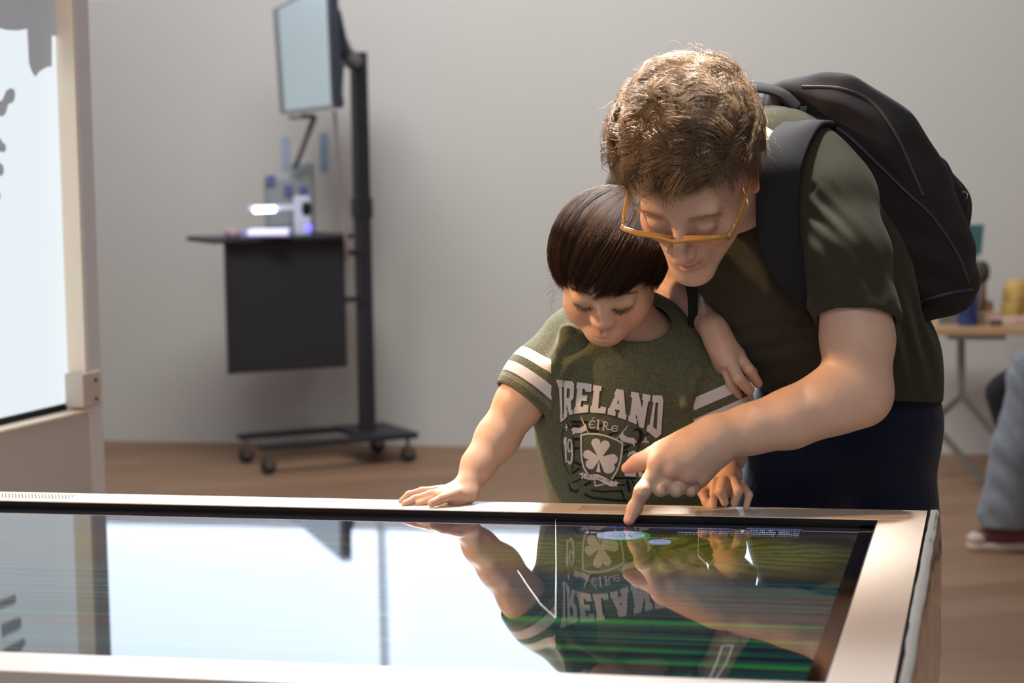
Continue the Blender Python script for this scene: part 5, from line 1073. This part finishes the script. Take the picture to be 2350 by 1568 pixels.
craft = [((2268, 8.16, .07, .03, .045), (206, 172, 146), 'stack of pale wooden craft pieces right of the bottle'), ((2315, 8.14, .16, .04, .028), (218, 180, 168), 'long pink paper stack on the folding table'), ((2290, 8.09, .06, .03, .020), (92, 76, 70), 'small dark brown block in front of the pink paper'), ((2315, 8.085, .05, .03, .022), (214, 186, 160), 'small cream block at the front of the folding table'), ((2262, 8.30, .05, .04, .075), (150, 106, 88), 'reddish brown box behind the craft pieces'), ((2180, 8.20, .085, .02, .055), (120, 116, 108), 'grey slab partly hidden behind the backpack')]
for (px, D, wx, wy, hz_), c3, lb_ in craft: x_, y_ = tb(px, D); tag(MB().box((x_-wx/2, y_-wy/2, tz), (x_+wx/2, y_+wy/2, tz+hz_), bev=.003).build('craft_block', mat('craft_colour', c3, .7)), lb_, 'craft material')
# ---------------------------------------------------------------- seated person at the right edge
s0 = PZ(2290, 1262, .0); sD = float(s0[1]); q0 = empty('person', (s0[0]+.12, s0[1], 0)); tag(q0, 'seated person in torn light jeans and red sneakers at the photo\'s right edge', 'person')
kn = P(2385, 862, sD-.02); an = P(2312, 1200, sD); hipx = kn+np.array([.42, .10, -.02])
jn = Solid(); jn.chain([kn, (kn+an)/2+np.array([-.012, 0, 0]), an+np.array([-.0, 0, .02])], [.085, .082, .092], .04); jn.chain([kn, hipx], [.085, .11], .05)
kn2 = kn+np.array([.10, .22, 0]); an2 = an+np.array([.16, .20, 0]); jn.chain([kn2, an2], [.08, .085], .03); jn.chain([kn2, hipx+np.array([.02, .16, 0])], [.085, .11], .04)
jn.disp(lambda p: .0035*np.sin(p[..., 2]*70+6*np.sin(p[..., 0]*20))+.003*np.sin(p[..., 0]*90+p[..., 2]*55)); jn.cut((0, 0, .075), (0, 0, -1), .004)
V, Q = jn.mesh(.007, 1); np_mesh('jeans', V, Q, cloth('worn_light_denim', (124, 130, 138), ((104, 110, 118), (142, 146, 152)), 300, folds=.5), q0)
up = Solid(); tc_ = hipx+np.array([.04, .08, 0]); up.chain([tc_, tc_+np.array([-.02, 0, .30]), tc_+np.array([-.06, 0, .42])], [.13, .15, .12], .05); up.cone(tc_+np.array([-.06, -.14, .42]), tc_+np.array([-.14, -.18, .12]), .05, .045, .03); up.cone(tc_+np.array([-.06, .14, .42]), tc_+np.array([-.14, .18, .12]), .05, .045, .03)
V, Q = up.mesh(.009, 2); np_mesh('sweater', V, Q, cloth('dark_sweater', (58, 58, 66)), q0)
bd = Solid(); bd.cone(tc_+np.array([-.06, 0, .44]), tc_+np.array([-.10, 0, .56]), .052, .048, .02); bd.chain([tc_+np.array([-.05, 0, .25]), tc_+np.array([-.06, 0, .44])], [.07, .06], .03); [bd.chain([tc_+np.array([-.06, 0, .40]), tc_+np.array([-.06, s_*.13, .41]), tc_+np.array([-.13, s_*.178, .14])], [.05, .036, .034], .02) for s_ in (-1, 1)]; hh = tc_+np.array([-.13, 0, .68]); head(bd, hh, np.stack([np.array([0, 1, 0]), np.array([-1, 0, 0]), np.array([0, 0, 1])], 1), 1.0)
for s_ in (-1, 1): bd.chain([tc_+np.array([-.14, s_*.18, .12]), tc_+np.array([-.30, s_*.13, .06])], [.036, .026], .02); bd.ell(tc_+np.array([-.34, s_*.12, .055]), (.05, .036, .018), k=.02); [bd.cone(tc_+np.array([-.36, s_*.12+j_, .055]), tc_+np.array([-.42, s_*.12+j_*1.25, .045]), .009, .007, .006) for j_ in (-.026, -.009, .009, .026)]; bd.cone(tc_+np.array([-.33, s_*.09, .06]), tc_+np.array([-.38, s_*.07, .055]), .010, .008, .006)
V, Q = bd.mesh(.006, 2); ob_ = np_mesh('body', V, Q, m_skin_man, q0); set_col(ob_, spots(V, (206, 160, 134), []))
hs_ = Solid(); hs_.ell(hh+np.array([.02, 0, .05]), (.105, .088, .092)); hs_.box(hh+np.array([-.11, 0, -.03]), (.07, .1, .09), None, .01, .01, '-'); V, Q = hs_.mesh(.007, 2); np_mesh('hair', V, Q, mat('plain_brown_hair', (70, 48, 36), .7), q0)
m_snk = mat('maroon_canvas', (104, 52, 56), .8); m_sol = mat('cream_rubber', (196, 176, 160), .7)
for dx, dy, nm in ((0, 0, 'sneaker'), (.16, .20, 'sneaker')):
    a = np.array([s0[0]+.05+dx, s0[1]+dy, 0]); sk = Solid(); sk.chain([a+[-.11, 0, .038], a+[-.04, 0, .050], a+[.05, 0, .055]], [.026, .036, .042], .03, flat=((0, 1, 0), .85)); sk.cone(a+[.05, 0, .05], a+[.06, 0, .105], .042, .040, .02); sk.cut((0, 0, .018), (0, 0, -1), .003); V, Q = sk.mesh(.005, 2); so = np_mesh(nm, V, Q, m_snk, q0)
    sl = Solid(); sl.chain([a+[-.115, 0, .014], a+[-.03, 0, .014], a+[.065, 0, .014]], [.034, .040, .040], .02, flat=((0, 1, 0), 1)); sl.cut((0, 0, .026), (0, 0, 1), .003); sl.cut((0, 0, .001), (0, 0, -1), .002); V, Q = sl.mesh(.005, 1); np_mesh('sole', V, Q, m_sol, so)
    tp = Solid(); tp.ell(a+[-.115, 0, .036], (.032, .034, .024), k=.01); tp.cut((0, 0, .02), (0, 0, -1), .002); V, Q = tp.mesh(.004, 1); np_mesh('toe_cap', V, Q, m_sol, so); MB().box(tuple(a+[-.075, -.032, .070]), tuple(a+[-.01, .032, .084]), bev=.005).build('laces', m_sol, so)
bg = Solid(); bgp = P(2292, 930, sD+.12); bg.cone(bgp+[0, 0, .04], bgp+[.03, 0, -.04], .045, .05, .02); bg.cone(bgp+[.03, 0, .06], bgp+[.12, 0, .10], .05, .05, .02); V, Q = bg.mesh(.006, 2); tag(np_mesh('shoulder_bag', V, Q, m_pack), 'small black bag hanging by the seated person\'s knee', 'bag')
stx = hipx+np.array([.05, .08, 0]); zst = float(hipx[2])-.105; sto = put('stool', 'round stool under the seated person in jeans', 'stool', (stx[0], stx[1], 0)); MB().lathe((stx[0], stx[1], zst-.035), [(.17, 0), (.18, .01), (.18, .03), (.17, .035)], 28).build('seat', mat('stool_seat', (150, 120, 92), .6), sto, True)
for i in range(4):
    a = math.pi/4+i*math.pi/2; MB().tube([(stx[0]+.11*math.cos(a), stx[1]+.11*math.sin(a), zst-.035), (stx[0]+.17*math.cos(a), stx[1]+.17*math.sin(a), 0.0)], .012, 8).build('leg', m_leg, sto, True)
